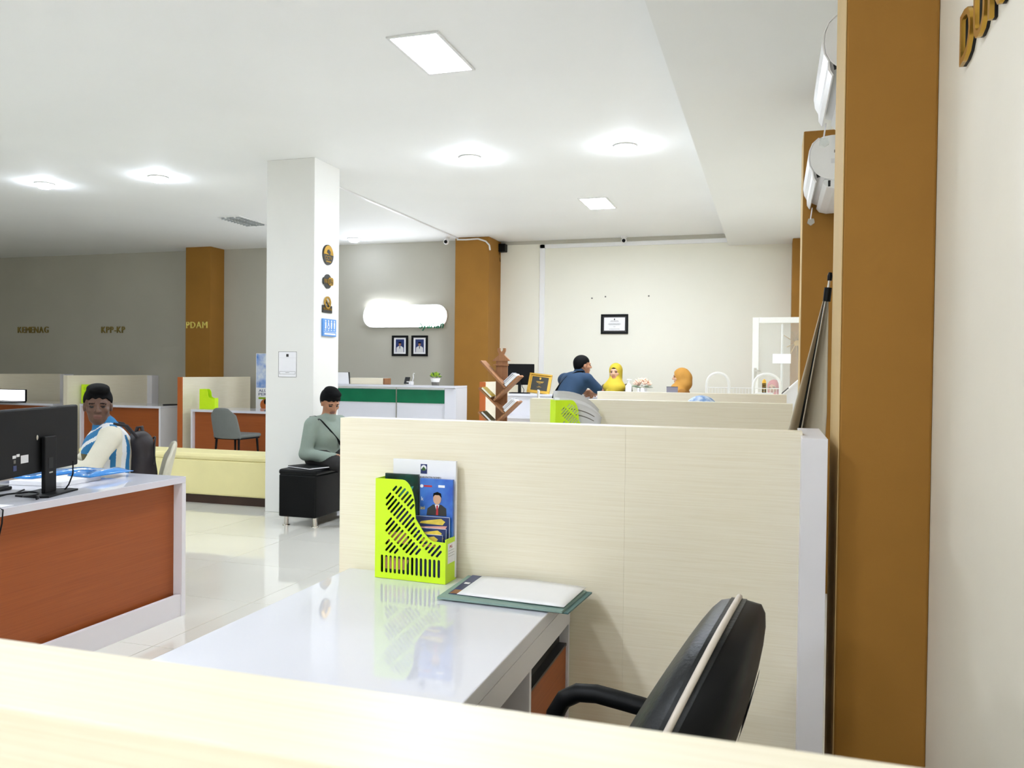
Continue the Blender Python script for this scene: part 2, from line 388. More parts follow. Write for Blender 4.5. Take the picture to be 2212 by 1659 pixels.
# ------------------------------------------------------------------ glowing sign and portraits on the grey wall
t = thing('light_box', 'glowing white backlit sign with rounded outline on grey wall', 'sign', (-5.38, YG-.004, 2.17))
def rr(x0, x1, z0, z1, r, n=8):
    p = []
    for cx, cz, a in ((x1-r, z0+r, -PI/2), (x1-r, z1-r, 0), (x0+r, z1-r, PI/2), (x0+r, z0+r, PI)):
        p += [(cx+r*math.cos(a+PI/2*k/n), cz+r*math.sin(a+PI/2*k/n)) for k in range(n+1)]
    return p
MB().prism(rr(-.70, .70, -.17, .17, .16), -.05, 0).build('case', 'white_plastic', t)
fp = rr(-.68, .68, -.155, .155, .15)
MB().prism([(x, z+(.04 if x < -.35 and z > 0 else 0)) for x, z in fp], -.06, -.05).build('face', 'sign_glow', t)
t = thing('sign_lettering', 'slanted teal word Syariah under the glowing sign', 'lettering', (-5.13, YG-.06, 1.945))
text_obj('word', 'Syariah', 'green', t, (0, 0, 0), .40, .15, .02, shear=.25)

def framed(name, label, cat, loc, w_, h_, fw_, m_f, m_p, rot=(0,0,0), depth=.025, mat2=None, mw=.02, group=None):
    t = thing(name, label, cat, loc, rot=rot, group=group)
    f = MB()
    f.box(-w_/2, w_/2, -depth, 0, h_/2-fw_, h_/2).box(-w_/2, w_/2, -depth, 0, -h_/2, -h_/2+fw_)
    f.box(-w_/2, -w_/2+fw_, -depth, 0, -h_/2+fw_, h_/2-fw_).box(w_/2-fw_, w_/2, -depth, 0, -h_/2+fw_, h_/2-fw_)
    f.build('frame', m_f, t, .004)
    a, b = w_/2-fw_, h_/2-fw_
    if mat2:
        boxo('mount', mat2, t, -a, a, -.010, -.004, -b, b); a -= mw; b -= mw
    p = boxo('print', m_p, t, -a, a, -.014, -.010, -b, b)
    return t, p
def portrait(p, s, y, cap):
    def q(n, m_, poly, d): MB().prism([(x*s, z*s) for x, z in poly], y-d, y).build(n, m_, p)
    q('backdrop', 'navy_print', [(-.3,-.42),(.3,-.42),(.3,.42),(-.3,.42)], .001)
    q('jacket', 'paper_grey', [(-.26,-.42),(.26,-.42),(.24,-.12),(.1,-.02),(-.1,-.02),(-.24,-.12)], .002)
    q('face', 'skin', [(.085*math.cos(k*PI/6), .1+.11*math.sin(k*PI/6)) for k in range(12)], .003)
    q('cap', cap, [(-.1,.15),(.1,.15),(.09,.25),(-.09,.25)], .004)
    q('tie', 'dark_sign', [(-.03,-.04),(.03,-.04),(.02,-.2),(-.02,-.2)], .004)
for x, l in ((-5.468, 'black framed official portrait, left of the pair under the glowing sign'), (-5.14, 'black framed official portrait, right of the pair under the glowing sign')):
    t, p = framed('portrait_frame', l, 'picture frame', (x, YG, 1.718), .27, .315, .034, 'black_plastic', 'paper', group='official portraits')
    portrait(p, .235, -.014, 'black_plastic')
t, p = framed('certificate_frame', 'black framed certificate on the cream back wall', 'picture frame', (-2.20, YC, 2.05), .40, .286, .028, 'black_plastic', 'paper', mat2='dark_sign', mw=.02)
MB().ell((0, -.015, .068), (.009, .002, .012)).build('emblem', 'dark_sign', p)
for k, (z, l) in enumerate(((.045, .11), (.036, .13), (.008, .17), (-.004, .19), (-.012, .16), (-.04, .03), (-.076, .16))):
    boxo('text_line', 'soil_grey', p, -l/2, l/2, -.0150, -.0139, z, z+.0035)

# small smudges left on the cream wall by old fixings
for x, z, q in ((-2.55, 2.42, 'leftmost of three above the certificate'), (-2.35, 2.44, 'middle of three above the certificate'), (-1.72, 2.44, 'rightmost, up right of the certificate')):
    tag(boxo('wall_hook', 'soil_grey', None, x, x+.02, YC-.006, YC, z, z+.02), 'tiny grey fixing on the cream wall, '+q, 'hook', 'old fixings on the cream wall')

# cameras under the ceiling
def cctv(loc, label, rz):
    t = thing('security_camera', label, 'camera', loc, rz)
    MB().lathe([(.045, 0), (.045, -.02), (.03, -.03), (.02, -.035)]).build('base', 'white_plastic', t)
    MB().ell((0, -.02, -.065), (.042, .05, .042)).build('body', 'white_plastic', t)
    MB().cyl((0, -.062, -.07), (0, -.078, -.072), .026, .024).build('lens', 'black_plastic', t)
cctv((-4.60, 11.35, CZ), 'white dome camera under the ceiling left of the brown back pillar', .2)
cctv((-2.06, 11.84, CZ), 'white dome camera under the ceiling above the certificate', .1)
t = thing('cable_box', 'small black junction box beside the top of the brown back pillar', 'junction box', (-3.90, 11.93, 3.2))
boxo('case', 'black_plastic', t, -.06, .05, -.1, .02, -.06, .06, .008)
MB().tube([(-.05, -.06, -.06), (-.06, -.05, -.12), (-.05, -.02, -.2)], .006, 6).build('wire', 'black_plastic', t)

# ------------------------------------------------------------------ signs on the white pillar (face towards +X)
PX = -4.045
R90 = (0, 0, PI/2)
t = thing('pillar_sign', 'round gold and black CCTV sign, topmost on the white pillar', 'sign', (PX, 6.985, 2.435), rot=R90)
circ = lambda r, cx=0, cz=0, n=28, s=1: [(cx+r*math.cos(2*PI*k/n), cz+r*s*math.sin(2*PI*k/n)) for k in range(n)]
MB().prism(circ(.095), -.012, 0).build('plate', 'dark_sign', t)
MB().prism([p for p in circ(.088, n=36) if p[1] > -.006]+[], -.016, -.012).build('gold_half', 'gold', t)
MB().prism([(-.03, .02), (.02, .0), (.03, .03), (.0, .05), (-.02, .045)], -.019, -.016).build('camera_icon', 'dark_sign', t)
text_obj('word', 'CCTV', 'gold', t, (-.062, -.0125, -.048), .124, .036, .004)
boxo('text_line', 'gold', t, -.045, .045, -.015, -.012, -.07, -.058)
t = thing('pillar_sign', 'gold and black WiFi sign, second from top on the white pillar', 'sign', (PX, 6.985, 2.183), rot=R90)
MB().prism(circ(.068), -.010, 0).build('plate', 'dark_sign', t)
MB().prism(rr(-.092, .01, -.035, .035, .03), -.012, 0).build('left_plate', 'dark_sign', t)
MB().prism(rr(-.002, .092, -.035, .04, .025), -.016, 0).build('gold_plate', 'gold', t)
text_obj('word', 'Wi', 'gold', t, (-.08, -.0125, -.024), .07, .046, .004)
text_obj('word', 'Fi', 'dark_sign', t, (.018, -.017, -.024), .052, .046, .003)
t = thing('pillar_sign', 'small gold no smoking sign, third from top on the white pillar', 'sign', (PX, 6.978, 1.96), rot=R90)
MB().prism(rr(-.088, .088, -.075, -.005, .008), -.010, 0).build('plate', 'dark_sign', t)
ringo = circ(.058, 0, .022); ringi = circ(.045, 0, .022)
o = place('ring', curve_mesh('ring', [ringo, ringi], .01), 'gold', t); o.rotation_euler = (PI/2, 0, 0); o.location = (0, -.011, 0)
MB().prism([(-.04, .05), (-.032, .06), (.04, -.006), (.032, -.016)], -.016, -.006).build('bar', 'gold', t)
boxo('cigarette', 'dark_sign', t, -.03, .03, -.013, -.008, .012, .026)
text_obj('word', 'NO SMOKING', 'gold', t, (-.078, -.0115, -.05), .156, .022, .003)
t = thing('pillar_sign', 'light blue square sign with four white figures on white pillar', 'sign', (PX, 7.005, 1.745), rot=R90)
boxo('plate', 'blue_sign', t, -.12, .12, -.022, 0, -.082, .082, .003)
for k in range(4):
    x = -.082+.054*k; f = MB()
    f.prism(circ(.009, x, .062, 10), -.025, -.022)
    if k == 1: f.prism([(x-.008,.05),(x+.008,.05),(x+.012,.02),(x-.008,.02)], -.025, -.022)
    else: f.prism([(x-.011,.05),(x+.011,.05),(x+.009,.01),(x+(.012 if k == 0 else .005),-.012),(x-(.012 if k == 0 else .005),-.012),(x-.009,.01)], -.025, -.022)
    f.build('figure', 'paper', t)
    if k == 1:
        o = place('wheel', curve_mesh('wheel', [circ(.02, x+.002, .006, 16), circ(.014, x+.002, .006, 16)], .003), 'paper', t); o.rotation_euler = (PI/2, 0, 0); o.location = (0, -.0235, 0)
    boxo('text_line', 'paper', t, x-.014, x+.014, -.0235, -.022, -.028, -.021)
boxo('rule', 'paper', t, -.11, .11, -.0235, -.022, -.043, -.04)
boxo('text_line', 'paper', t, -.1, .1, -.0235, -.022, -.068, -.052)
# poster on the front of the pillar
t = thing('poster', 'white paper notice on the front of the white pillar', 'poster', (-4.318, 6.75, 1.392))
boxo('sheet', 'paper', t, -.098, .098, -.004, 0, -.12, .12)
o = place('border', curve_mesh('border', [rr(-.097,.097,-.119,.119,.002,1), rr(-.094,.094,-.116,.116,.002,1)], .001), 'soil_grey', t); o.rotation_euler = (PI/2, 0, 0); o.location = (0, -.0045, 0)
boxo('emblem', 'dark_sign', t, -.012, .012, -.006, -.004, .07, .096)
boxo('rule', 'paper_grey', t, -.09, .09, -.0055, -.004, .06, .062)
o = place('text_box', curve_mesh('text_box', [rr(-.085,.085,-.092,-.066,.002,1), rr(-.083,.083,-.09,-.068,.002,1)], .001), 'soil_grey', t); o.rotation_euler = (PI/2, 0, 0); o.location = (0, -.0045, 0)
boxo('text_line', 'soil_grey', t, -.02, .02, -.0055, -.004, -.078, -.075)
# ------------------------------------------------------------------ partitions of the right hand row (run along X)
PZ = 1.2087
def partition_row(y0, label, x1=.077, post=True):
    t = thing('desk_partition', label, 'partition', (-1.265, y0, 0), 0, 'pale wood partitions of the right row')
    L = x1+1.265; s = L-.46
    if not post: boxo('board', 'pale_wood_x', t, 0, L, 0, .07, .005, PZ, .0015); return t
    boxo('board', 'pale_wood_x', t, 0, s-.0001, 0, .07, .005, PZ, .0003)
    boxo('board', 'pale_wood_x', t, s+.0001, L, 0, .07, .005, PZ, .0003)
    if post:
        boxo('end_post', 'laminate_matt', t, L-.004, L+.056, -.10, .31, .0, 1.2, .001)['label'] = 'white end post'
    return t
partition_row(.281, 'blurred pale wood partition in the foreground, along the bottom edge of the photo', .36, False)
partition_row(2.27, 'large pale wood partition with white end post behind the near desk')
partition_row(4.36, 'pale wood partition behind the second lime file box with newspapers', .10, False)
partition_row(6.19, 'farthest pale wood partition of the right row, before the headscarved women', .10, False)

# ------------------------------------------------------------------ near desk (white top, drawers to +X)
def near_desk(y1, label, dy):
    t = thing('office_desk', label, 'desk', (-1.225, y1-dy, 0), 0, 'white desks of the right row')
    L, D = dy-.005, .695      # along Y, along X
    boxo('desk_top', 'laminate', t, 0, D, 0, L, .715, .75, .003)
    boxo('apron', 'laminate_matt', t, D-.03, D-.001, .03, L-.002, .655, .7145)
    boxo('end_panel', 'laminate_matt', t, .02, D-.001, .0, .03, .0, .7145)
    boxo('front_frame', 'laminate_matt', t, .0, .02, .0, L-.002, .0, .12)
    boxo('front_panel', 'orange_wood_y', t, .03, .045, .03, L-.002, .12, .7145)
    # drawer pedestal next to the partition
    a, b = L-.405, L-.002
    boxo('pedestal', 'laminate_matt', t, .24, D-.035, a, b, .02, .654)
    boxo('pedestal_edge', 'laminate_matt', t, D-.035, D-.002, a, a+.016, .02, .6545)
    boxo('pedestal_edge', 'laminate_matt', t, D-.035, D-.002, b-.014, b, .02, .6545)
    boxo('handle_recess', 'dark_plastic', t, D-.035, D-.028, a+.016, b-.014, .60, .654)
    for k, (z0, z1) in enumerate(((.42, .60), (.22, .405), (.03, .205))):
        d = boxo('drawer', 'orange_wood_y', t, D-.035, D-.008, a+.018, b-.016, z0, z1, .002)
        boxo('drawer_lip', 'dark_plastic', d, D-.034, D-.006, a+.02, b-.018, z1-.006, z1+.001)
    return t
near_desk(2.267, 'glossy white desk with lime file box and papers on it', 1.865)
near_desk(4.357, 'second white desk hidden behind the large pale wood partition', 1.865)
near_desk(6.187, 'third white desk behind the second pale wood partition', 1.74)

# ------------------------------------------------------------------ counters with orange fronts
def counter_desk(label, loc, rotz, L, D, Z, ow='orange_wood_x', group='white desks with orange fronts'):
    t = thing('counter_desk', label, 'desk', loc, rotz, group)
    boxo('desk_top', 'laminate', t, 0, L, 0, D, Z-.034, Z, .002)
    for x in (0, L-.03): boxo('end_panel', 'laminate_matt', t, x, x+.03, 0, D, 0, Z-.0345, .001)
    boxo('kick_board', 'laminate_matt', t, .031, L-.031, .006, .03, 0, .12, .001)
    boxo('front_panel', ow, t, .0305, L-.0305, .055, .073, .05, Z-.0346)
    return t
counter_desk('white desk with orange front and black monitor at left', (-3.05, 2.15, 0), PI/2, 1.63, .72, .76)
counter_desk('far white desk with orange front behind the grey chair', (-7.874, 9.85, 0), 0, 1.45, .7, .755)
counter_desk('far white desk with orange front right behind the seated man in stripes', (-9.853, 9.85, 0), 0, 1.46, .7, .785)
counter_desk('farthest left white desk carrying the lit screen', (-11.86, 9.85, 0), 0, 1.5, .7, .775)

def partition_back(x0, y0, y1, label, post, edge='orange'):
    t = thing('desk_partition', label, 'partition', (x0, y0, 0), 0, 'pale wood partitions of the back row')
    boxo('board', 'pale_wood_y', t, 0, .075, .02, y1-y0, .005, PZ, .0015)
    boxo('edge_strip', edge, t, -.001, .076, 0, .02, 0, PZ+.001, .002)
    if post: boxo('end_post', 'laminate_matt', t, -.02, .17, y1-y0-.06, YG-y0-.003, 0, PZ-.004, .002)['label'] = 'white end post'
    return t
partition_back(-8.085, 9.83, 11.45, 'far pale wood partition with orange edge beside the grey chair', False)
partition_back(-10.14, 9.83, 11.55, 'far pale wood partition with white post behind the seated man in stripes', True, 'pale_wood_y')
partition_back(-11.95, 9.83, 11.5, 'farthest left pale wood partition behind the lit screen', True, 'pale_wood_y')
partition_back(-3.515, 9.83, 11.38, 'partition seen edge-on with orange edge left of the bookshelf', False)

# ------------------------------------------------------------------ yellow bench
t = thing('bench_seat', 'pale yellow upholstered bench behind the white pillar', 'bench', (-5.77, 7.13, 0))
boxo('plinth', 'plinth', t, -1.13, 1.13, -.17, .17, 0, .085)
boxo('body', 'yellow_vinyl', t, -1.17, 1.17, -.20, .20, .085, .44, .02)
boxo('cushion', 'yellow_vinyl', t, -1.175, 1.175, -.212, .21, .435, .50, .028)
# ------------------------------------------------------------------ black ottoman
t = thing('ottoman_bench', 'black leather ottoman bench on chrome feet beside the pillar', 'bench', (-3.86, 6.77, 0))
boxo('body', 'black_vinyl', t, -.18, .18, -.58, .58, .08, .445, .012)
boxo('cushion', 'black_vinyl', t, -.184, .184, -.584, .584, .44, .49, .02)
for x in (-.13, .15):
    for y in (-.535, .53):
        l = MB().cyl((x, y, .008), (x, y, .085), .020, n=16).build('leg', 'chrome', t)
        MB().lathe([(.032, 0), (.032, .006), (.022, .010)], (x, y, 0)).build('foot', 'chrome', l)

# ------------------------------------------------------------------ simple shell chairs
def shell_chair(label, loc, rotz, m_, leg, top=.83, seat=.47, wid=.44):
    t = thing('visitor_chair', label, 'chair', loc, rotz)
    boxo('seat', m_, t, -.2, .24, -wid/2, wid/2, seat-.05, seat, .022)
    def fn(u, v):
        a = (u-.5)*2; z = seat-.06+(top-seat+.06)*v
        wv = wid/2*(1-.16*v**3)*(1-.35*max(0, v-.82)/.18*abs(a)**3)
        z -= .05*max(0, v-.75)/.25*abs(a)**4
        return (-.2-.10*v+.05*a*a*(1-.3*v)-.01, a*wv, z)
    MB().grid(fn, 13, 12).build('backrest', m_, t, solid=.028, sub=1)
    boxo('seat_frame', leg, t, -.19, .22, -wid/2+.02, wid/2-.02, seat-.07, seat-.052)
    for x, y in ((-.17, -1), (-.17, 1), (.19, -1), (.19, 1)):
        MB().cyl((x, y*(wid/2-.04), seat-.06), (x*1.15, y*(wid/2-.02), 0), .016, .011, 10).build('leg', leg, t)
    return t
shell_chair('dark grey shell chair in front of the far orange desk', (-6.80, 9.42, 0), 1.50, 'chair_grey', 'black_plastic', .83, .48, .44)

# ------------------------------------------------------------------ black office chair at the near desk
t = thing('office_chair', 'black leather office chair with white piping at the near desk', 'chair', (-.24, 1.35, 0), -.10)
def back_pt(a, side, k=1.0):
    """outline of the backrest: a runs up the near side, over the top and down the far side"""
    c, s_ = math.cos(a), math.sin(a)
    y = -.25*k*math.copysign(abs(c)**.55, c); z = .70+(.285*k)*math.copysign(abs(s_)**.8, s_)
    return y, z
def lean(z): # x of the seam at a height
    return .127+(z-.855)*.45
def cushion(u, v, bulge, off):
    a = 2*PI*u; k = math.sin(v*PI/2)
    y, z = back_pt(a, 0, k)
    return (lean(z)+off+bulge*math.cos(v*PI/2)**.55*(1+.25*math.cos((z-.7)*7)), y, z)
MB().grid(lambda u, v: cushion(-u, v, -.045, -.012), 40, 10, True).build('cushion', 'black_leather', t)
MB().grid(lambda u, v: cushion(u, v, .075, .012), 40, 10, True).build('back_shell', 'black_plastic', t)
MB().grid(lambda u, v: (lean(back_pt(2*PI*u, 0)[1])+(v-.5)*.026, back_pt(2*PI*u, 0)[0]*1.005, .70+(back_pt(2*PI*u, 0)[1]-.70)*1.005), 40, 3, True).build('side_band', 'black_leather', t)
MB().tube([(lean(back_pt(a, 0)[1]), back_pt(a, 0)[0]*1.012, .70+(back_pt(a, 0)[1]-.70)*1.012) for a in [2*PI*k/60 for k in range(60)]], .0050, 8, True).build('piping', 'piping', t)
def shell_x(y, z):
    lo, hi = .01, 1.0
    for _ in range(30):
        k = (lo+hi)/2; f = (abs(y)/(.25*k))**(2/.55)+(abs(z-.70)/(.285*k))**(2/.8)
        lo, hi = (k, hi) if f > 1 else (lo, k)
    v = math.asin(min(1, hi))
    return lean(z)+.012+.075*math.cos(v)**.55*(1+.25*math.cos((z-.7)*7))+.003
MB().grid(lambda u, v: (shell_x(.015+.10*u, .775+.09*v), .015+.10*u, .775+.09*v), 6, 6).build('label_patch', 'paper_grey', t)
boxo('seat', 'black_leather', t, -.30, .17, -.25, .25, .41, .51, .035)
for s_ in (-1, 1):
    pts = [(.10, s_*.285, .665), (.03, s_*.29, .688), (-.06, s_*.29, .698), (-.12, s_*.29, .704), (-.16, s_*.29, .700), (-.190, s_*.289, .682), (-.208, s_*.288, .65), (-.215, s_*.285, .60), (-.20, s_*.27, .48)]
    MB().tube(pts, .019, 10).build('armrest', 'black_plastic', t)
MB().cyl((-.05, 0, .10), (-.05, 0, .42), .028).build('gas_lift', 'chrome', t)
for k in range(5):
    a = k*2*PI/5+.3; p = (-.05+.28*math.cos(a), .28*math.sin(a), .075)
    l = MB().cyl((-.05, 0, .11), p, .026, .016).build('base_arm', 'black_plastic', t)
    MB().cyl((p[0], p[1]-.018, .03), (p[0], p[1]+.018, .03), .03).build('caster', 'black_plastic', l)

# ------------------------------------------------------------------ bank counter in front of the grey wall
t = thing('bank_counter', 'white counter with a dark green glass band below the glowing sign', 'counter', (-3.99, 10.2, 0))
boxo('counter_top', 'laminate', t, -2.3, .0, 0, .45, 1.115, 1.145, .003)
boxo('upright', 'laminate', t, -.16, .0, .03, .45, 0, 1.114, .002)
for k in range(2):
    x1, x0 = ((-.165, -.865), (-.875, -2.29))[k]
    p = boxo('front_panel', 'laminate', t, x0, x1, .05, .08, .0, 1.114, .002)
    boxo('glass_band', 'green', p, x0+.004, x1-.004, .040, .0498, .905, 1.085, .002)
    boxo('top_rail', 'white_plastic', p, x0, x1, .035, .0498, 1.092, 1.113)
boxo('steel_strip', 'steel', t, -.874, -.866, .036, .05, 0, 1.114)

# ------------------------------------------------------------------ reception counter before the cream wall
t = thing('reception_counter', 'plain white reception counter where the man in blue leans', 'counter', (-3.31, 10.2, 0))
boxo('counter_top', 'laminate', t, 0, 2.75, 0, .42, 1.03, 1.06, .003)
boxo('front_panel', 'laminate', t, .0, 2.75, .02, .05, .78, 1.0295, .002)
boxo('lower_panel', 'laminate_matt', t, .02, 2.75, .06, .09, .0, .779)
boxo('ledge', 'laminate', t, .0, 2.75, .0, .055, .74, .779, .002)
boxo('end_panel', 'laminate', t, .0, .03, .051, .42, .0, 1.0295, .002)
# ------------------------------------------------------------------ lime magazine files
def inside(p, L, H, h):
    x, z = p
    if x < .034 or x > L-.012 or z < .076: return False
    xs = x/L
    if xs <= .37: top = H-.014
    elif xs < .57: top = H-.014-(1-math.sqrt(max(0, 1-((xs-.37)/.2)**2)))*H*.28
    elif xs < .58: top = H*.58
    elif xs < .86: top = h+.0+(H*.58-h)*(1-math.sin((xs-.58)/.28*PI/2))
    else: top = h-.004
    return z < top-.006
def file_box(label, loc, rotz, L=.226, W=.075, H=.29, h=.118, holes=True, group='lime plastic file boxes'):
    t = thing('magazine_file', label, 'file box', loc, rotz, group)
    out = [(0, 0), (L, 0), (L, h)]+[(L*(.86-.28*k/8), h+(H*.62-h)*(1-math.cos(k/8*PI/2))) for k in range(1, 9)]
    out += [(L*(.565-.185*(1-math.cos(k/8*PI/2))), H*.72+H*.28*math.sin(k/8*PI/2)) for k in range(0, 9)]+[(0, H)]
    hl = []
    if holes:
        n = 14
        for k in range(n):
            x = .016+(L-.030)*(k+.5)/n; ww = .0041
            hl.append([(x-ww, .022)]+[(x+ww*math.cos(a), .064+ww*math.sin(a)) for a in (PI, .75*PI, PI/2, PI/4, 0)]+[(x+ww*math.cos(a), .020+ww*math.sin(a)) for a in (0, -PI/4, -PI/2, -.75*PI, -PI)])
        ux, uz = .66, .75
        for i in range(-30, 40):
            for j in range(-2, 9):
                cx = i*.0125*uz+j*.052*ux-.02; cz = .075-i*.0125*ux+j*.052*uz
                pts = [(cx+ux*s, cz+uz*s) for s in np.linspace(-.019, .019, 9)]
                ok = [q for q in pts if inside(q, L, H, h) and 0 < q[0] < L]
                if len(ok) >= 4:
                    a, b = ok[0], ok[-1]; ww = .0034
                    ang = math.atan2(uz, ux); lp = []
                    lp += [(b[0]+ww*math.cos(ang+q), b[1]+ww*math.sin(ang+q)) for q in (-PI/2, -PI/4, 0, PI/4, PI/2)]
                    lp += [(a[0]+ww*math.cos(ang+q), a[1]+ww*math.sin(ang+q)) for q in (PI/2, .75*PI, PI, 1.25*PI, 1.5*PI)]
                    hl.append(lp)
    me = curve_mesh('side', [out]+hl, .003)
    for nm, y in (('side', .0015), ('side', W-.0015)):
        o = place(nm, me if y < .01 else me.copy(), 'lime', t); o.rotation_euler = (PI/2, 0, 0); o.location = (0, y, 0)
    boxo('back', 'lime', t, 0, .003, .003, W-.003, 0, H)
    boxo('front', 'lime', t, L-.003, L, .003, W-.003, 0, h+.008)
    boxo('bottom', 'lime', t, .003, L-.003, .003, W-.003, 0, .003)
    return t
fb = file_box('lime green file box with diagonal slots on the near white desk', (-1.10, 2.184, .751), -.045)
boxo('label_card', 'paper', fb, .2262, .2270, .014, .062, .055, .112)
text_obj('label_print', 'PG', 'red', fb, (.2273, .026, .098), .016, .008, .0006, rot=(PI/2, 0, PI/2))
for k in range(3): boxo('label_line', 'soil_grey', fb, .2270, .2273, .018, .058, .075+.008*k, .0757+.008*k)
# what stands in it
t = thing('booklet', 'white booklet with blue crest, tallest in the lime file box', 'booklet', (-.985, 2.238, .756), 0)
boxo('cover', 'paper', t, -.085, .115, 0, .012, 0, .338, .001)
boxo('crest', 'navy_print', t, .004, .024, -.001, 0, .298, .326)
MB().prism(circ(.0085, .014, .315, 14), -.0018, -.001).build('crest_ring', 'paper', t)
MB().prism([(.007, .311), (.014, .319), (.021, .311), (.018, .307), (.010, .307)], -.0026, -.0018).build('crest_hill', 'leaf', t)
text_obj('title', 'PEMERINTAH KABUPATEN DOMPU', 'dark_sign', t, (-.040, -.0004, .2845), .108, .0058, .0006)
t = thing('brochure', 'glossy dark green brochure at left in the lime file box', 'brochure', (-1.03, 2.222, .756), 0)
boxo('cover', 'dark_print', t, -.058, .048, 0, .010, 0, .296)
MB().prism([(-.01, .225), (.028, .248), (.034, .262), (.008, .255), (-.012, .24)], -.001, 0).build('picture', 'teal_print', t)
MB().prism([(-.05, .12), (.04, .125), (.045, .16), (-.045, .155)], -.001, 0).build('picture', 'yellow_print', t)
t = thing('brochure', 'blue brochure showing a man in a dark suit and red tie', 'brochure', (-.918, 2.222, .756), 0)
boxo('cover', 'blue_print', t, -.058, .045, 0, .011, 0, .286, .001)
def flat(n, m_, poly, d, p): return MB().prism(poly, -d, 0).build(n, m_, p)
flat('suit', 'dark_sign', [(-.036, .180), (.026, .180), (.025, .202), (.010, .212), (-.016, .212), (-.033, .200)], .0012, t)
flat('shirt', 'paper', [(-.010, .212), (.004, .212), (-.003, .190)], .0018, t)
flat('tie', 'red', [(-.005, .210), (.000, .210), (.001, .182), (-.006, .182)], .0024, t)
flat('face', 'skin_light', circ(.0125, -.003, .2285, 14, 1.3), .0018, t)
flat('hair', 'hair', [(-.016, .233), (-.014, .245), (-.003, .249), (.008, .245), (.010, .233), (.004, .240), (-.010, .240)], .0024, t)
flat('logo', 'red', [(-.045, .262), (-.02, .262), (-.02, .267), (-.045, .267)], .001, t)
flat('logo', 'paper', [(.0, .262), (.02, .262), (.02, .269), (.0, .269)], .001, t)
flat('logo', 'paper', circ(.005, -.052, .264, 10), .001, t)
text_obj('print', 'asi', 'yellow_print', t, (-.056, -.0005, .196), .014, .010, .0005)
text_obj('print', 'k', 'paper', t, (-.053, -.0005, .222), .007, .011, .0005)
for k, (z, y, x0, x1) in enumerate(((.178, 2.208, -.066, .040), (.146, 2.198, -.066, .034), (.130, 2.1895, -.062, .026))):
    t = thing('booklet', ('small booklet with yellow print, rearmost of three in the lime file box', 'small booklet with yellow print, middle of three in the lime file box', 'small booklet with yellow print, frontmost of three in the lime file box')[k], 'booklet', (-.918, y, .756), 0)
    boxo('pages', 'paper', t, x0+.001, x1-.001, .0008, .0078, .001, z)
    boxo('cover', 'navy_print', t, x0, x1, 0, .0008, 0, z); boxo('cover', 'blue_print', t, x0, x1, .0078, .0086, 0, z)
    flat('print', 'yellow_print', [(x0+.018, z-.014), (x1-.025, z-.004), (x1-.012, z-.012), (x1-.02, z-.022), (x0+.015, z-.02)], .0006, t)
    flat('print', 'pink_print', [(x0+.012, z-.03), (x1-.006, z-.024), (x1-.012, z-.034), (x0+.02, z-.036)], .0008, t)
for k, (x0, x1, z, m_, b) in enumerate(((-1.088, -.992, .19, 'navy_print', 'yellow_print'), (-1.086, -.99, .15, 'dark_print', 'pink_print'))):
    t = thing('booklet', ('dark booklet with yellow print seen through the slots, left rear', 'dark booklet with pink print seen through the slots, left front')[k], 'booklet', (0, 2.209-.012*k, .756))
    boxo('cover', m_, t, x0, x1, 0, .009, 0, z)
    flat('print', b, [(x0+.01, .02), (x1-.02, .02), (x1-.008, .05), (x0+.005, .055)], .0006, t)
    flat('print', b, [(x0+.02, .10), (x1-.01, .095), (x1-.015, .13), (x0+.015, .128)], .0006, t)

# ------------------------------------------------------------------ papers on the near desk
def sheet(name, label, cat, pts, z0, z1, m_):
    o = MB().prism(pts, z0, z1, 'z').build(name, m_, None); return tag(o, label, cat)
sheet('folder', 'dark teal folder at the bottom of the paper pile', 'folder', [(-.815, 2.05), (-.478, 2.012), (-.462, 2.225), (-.79, 2.262)], .7505, .7545, 'teal_dark')
sheet('folder', 'pale green folder under the white sheet on the near desk', 'folder', [(-.835, 2.020), (-.492, 2.004), (-.476, 2.215), (-.838, 2.262)], .7546, .7600, 'teal_card')
o = thing('brochure', 'dark blue brochure peeking out left of the white sheet', 'brochure', (0, 0, 0))
MB().prism([(-.818, 2.058), (-.70, 2.05), (-.69, 2.255), (-.825, 2.264)], .7601, .7615, 'z').build('cover', 'navy_print', o)
MB().prism([(-.815, 2.06), (-.785, 2.06), (-.785, 2.10), (-.815, 2.10)], .7615, .7618, 'z').build('picture', 'shelf_wood', o)
MB().prism([(-.815, 2.165), (-.80, 2.165), (-.80, 2.18), (-.815, 2.18)], .7615, .7618, 'z').build('emblem', 'paper', o)
o = MB().grid(lambda u, v: (-.792+.30*u+.012*v*u, 2.052-.030*u+.205*v+.002*u*v, .7630+.004*math.sin(u*PI)*v+.002*u), 12, 8).build('paper_sheet', 'paper', None, solid=.0012)
tag(o, 'blank white sheet on top of the green folders', 'paper')

# ------------------------------------------------------------------ left desk: monitor, plastic folders, papers, cables
def local(o, p): return p
ang = math.radians(107)
t = thing('monitor', 'black monitor seen from behind on the left orange desk', 'monitor', (-3.235, 3.02, .76), ang)
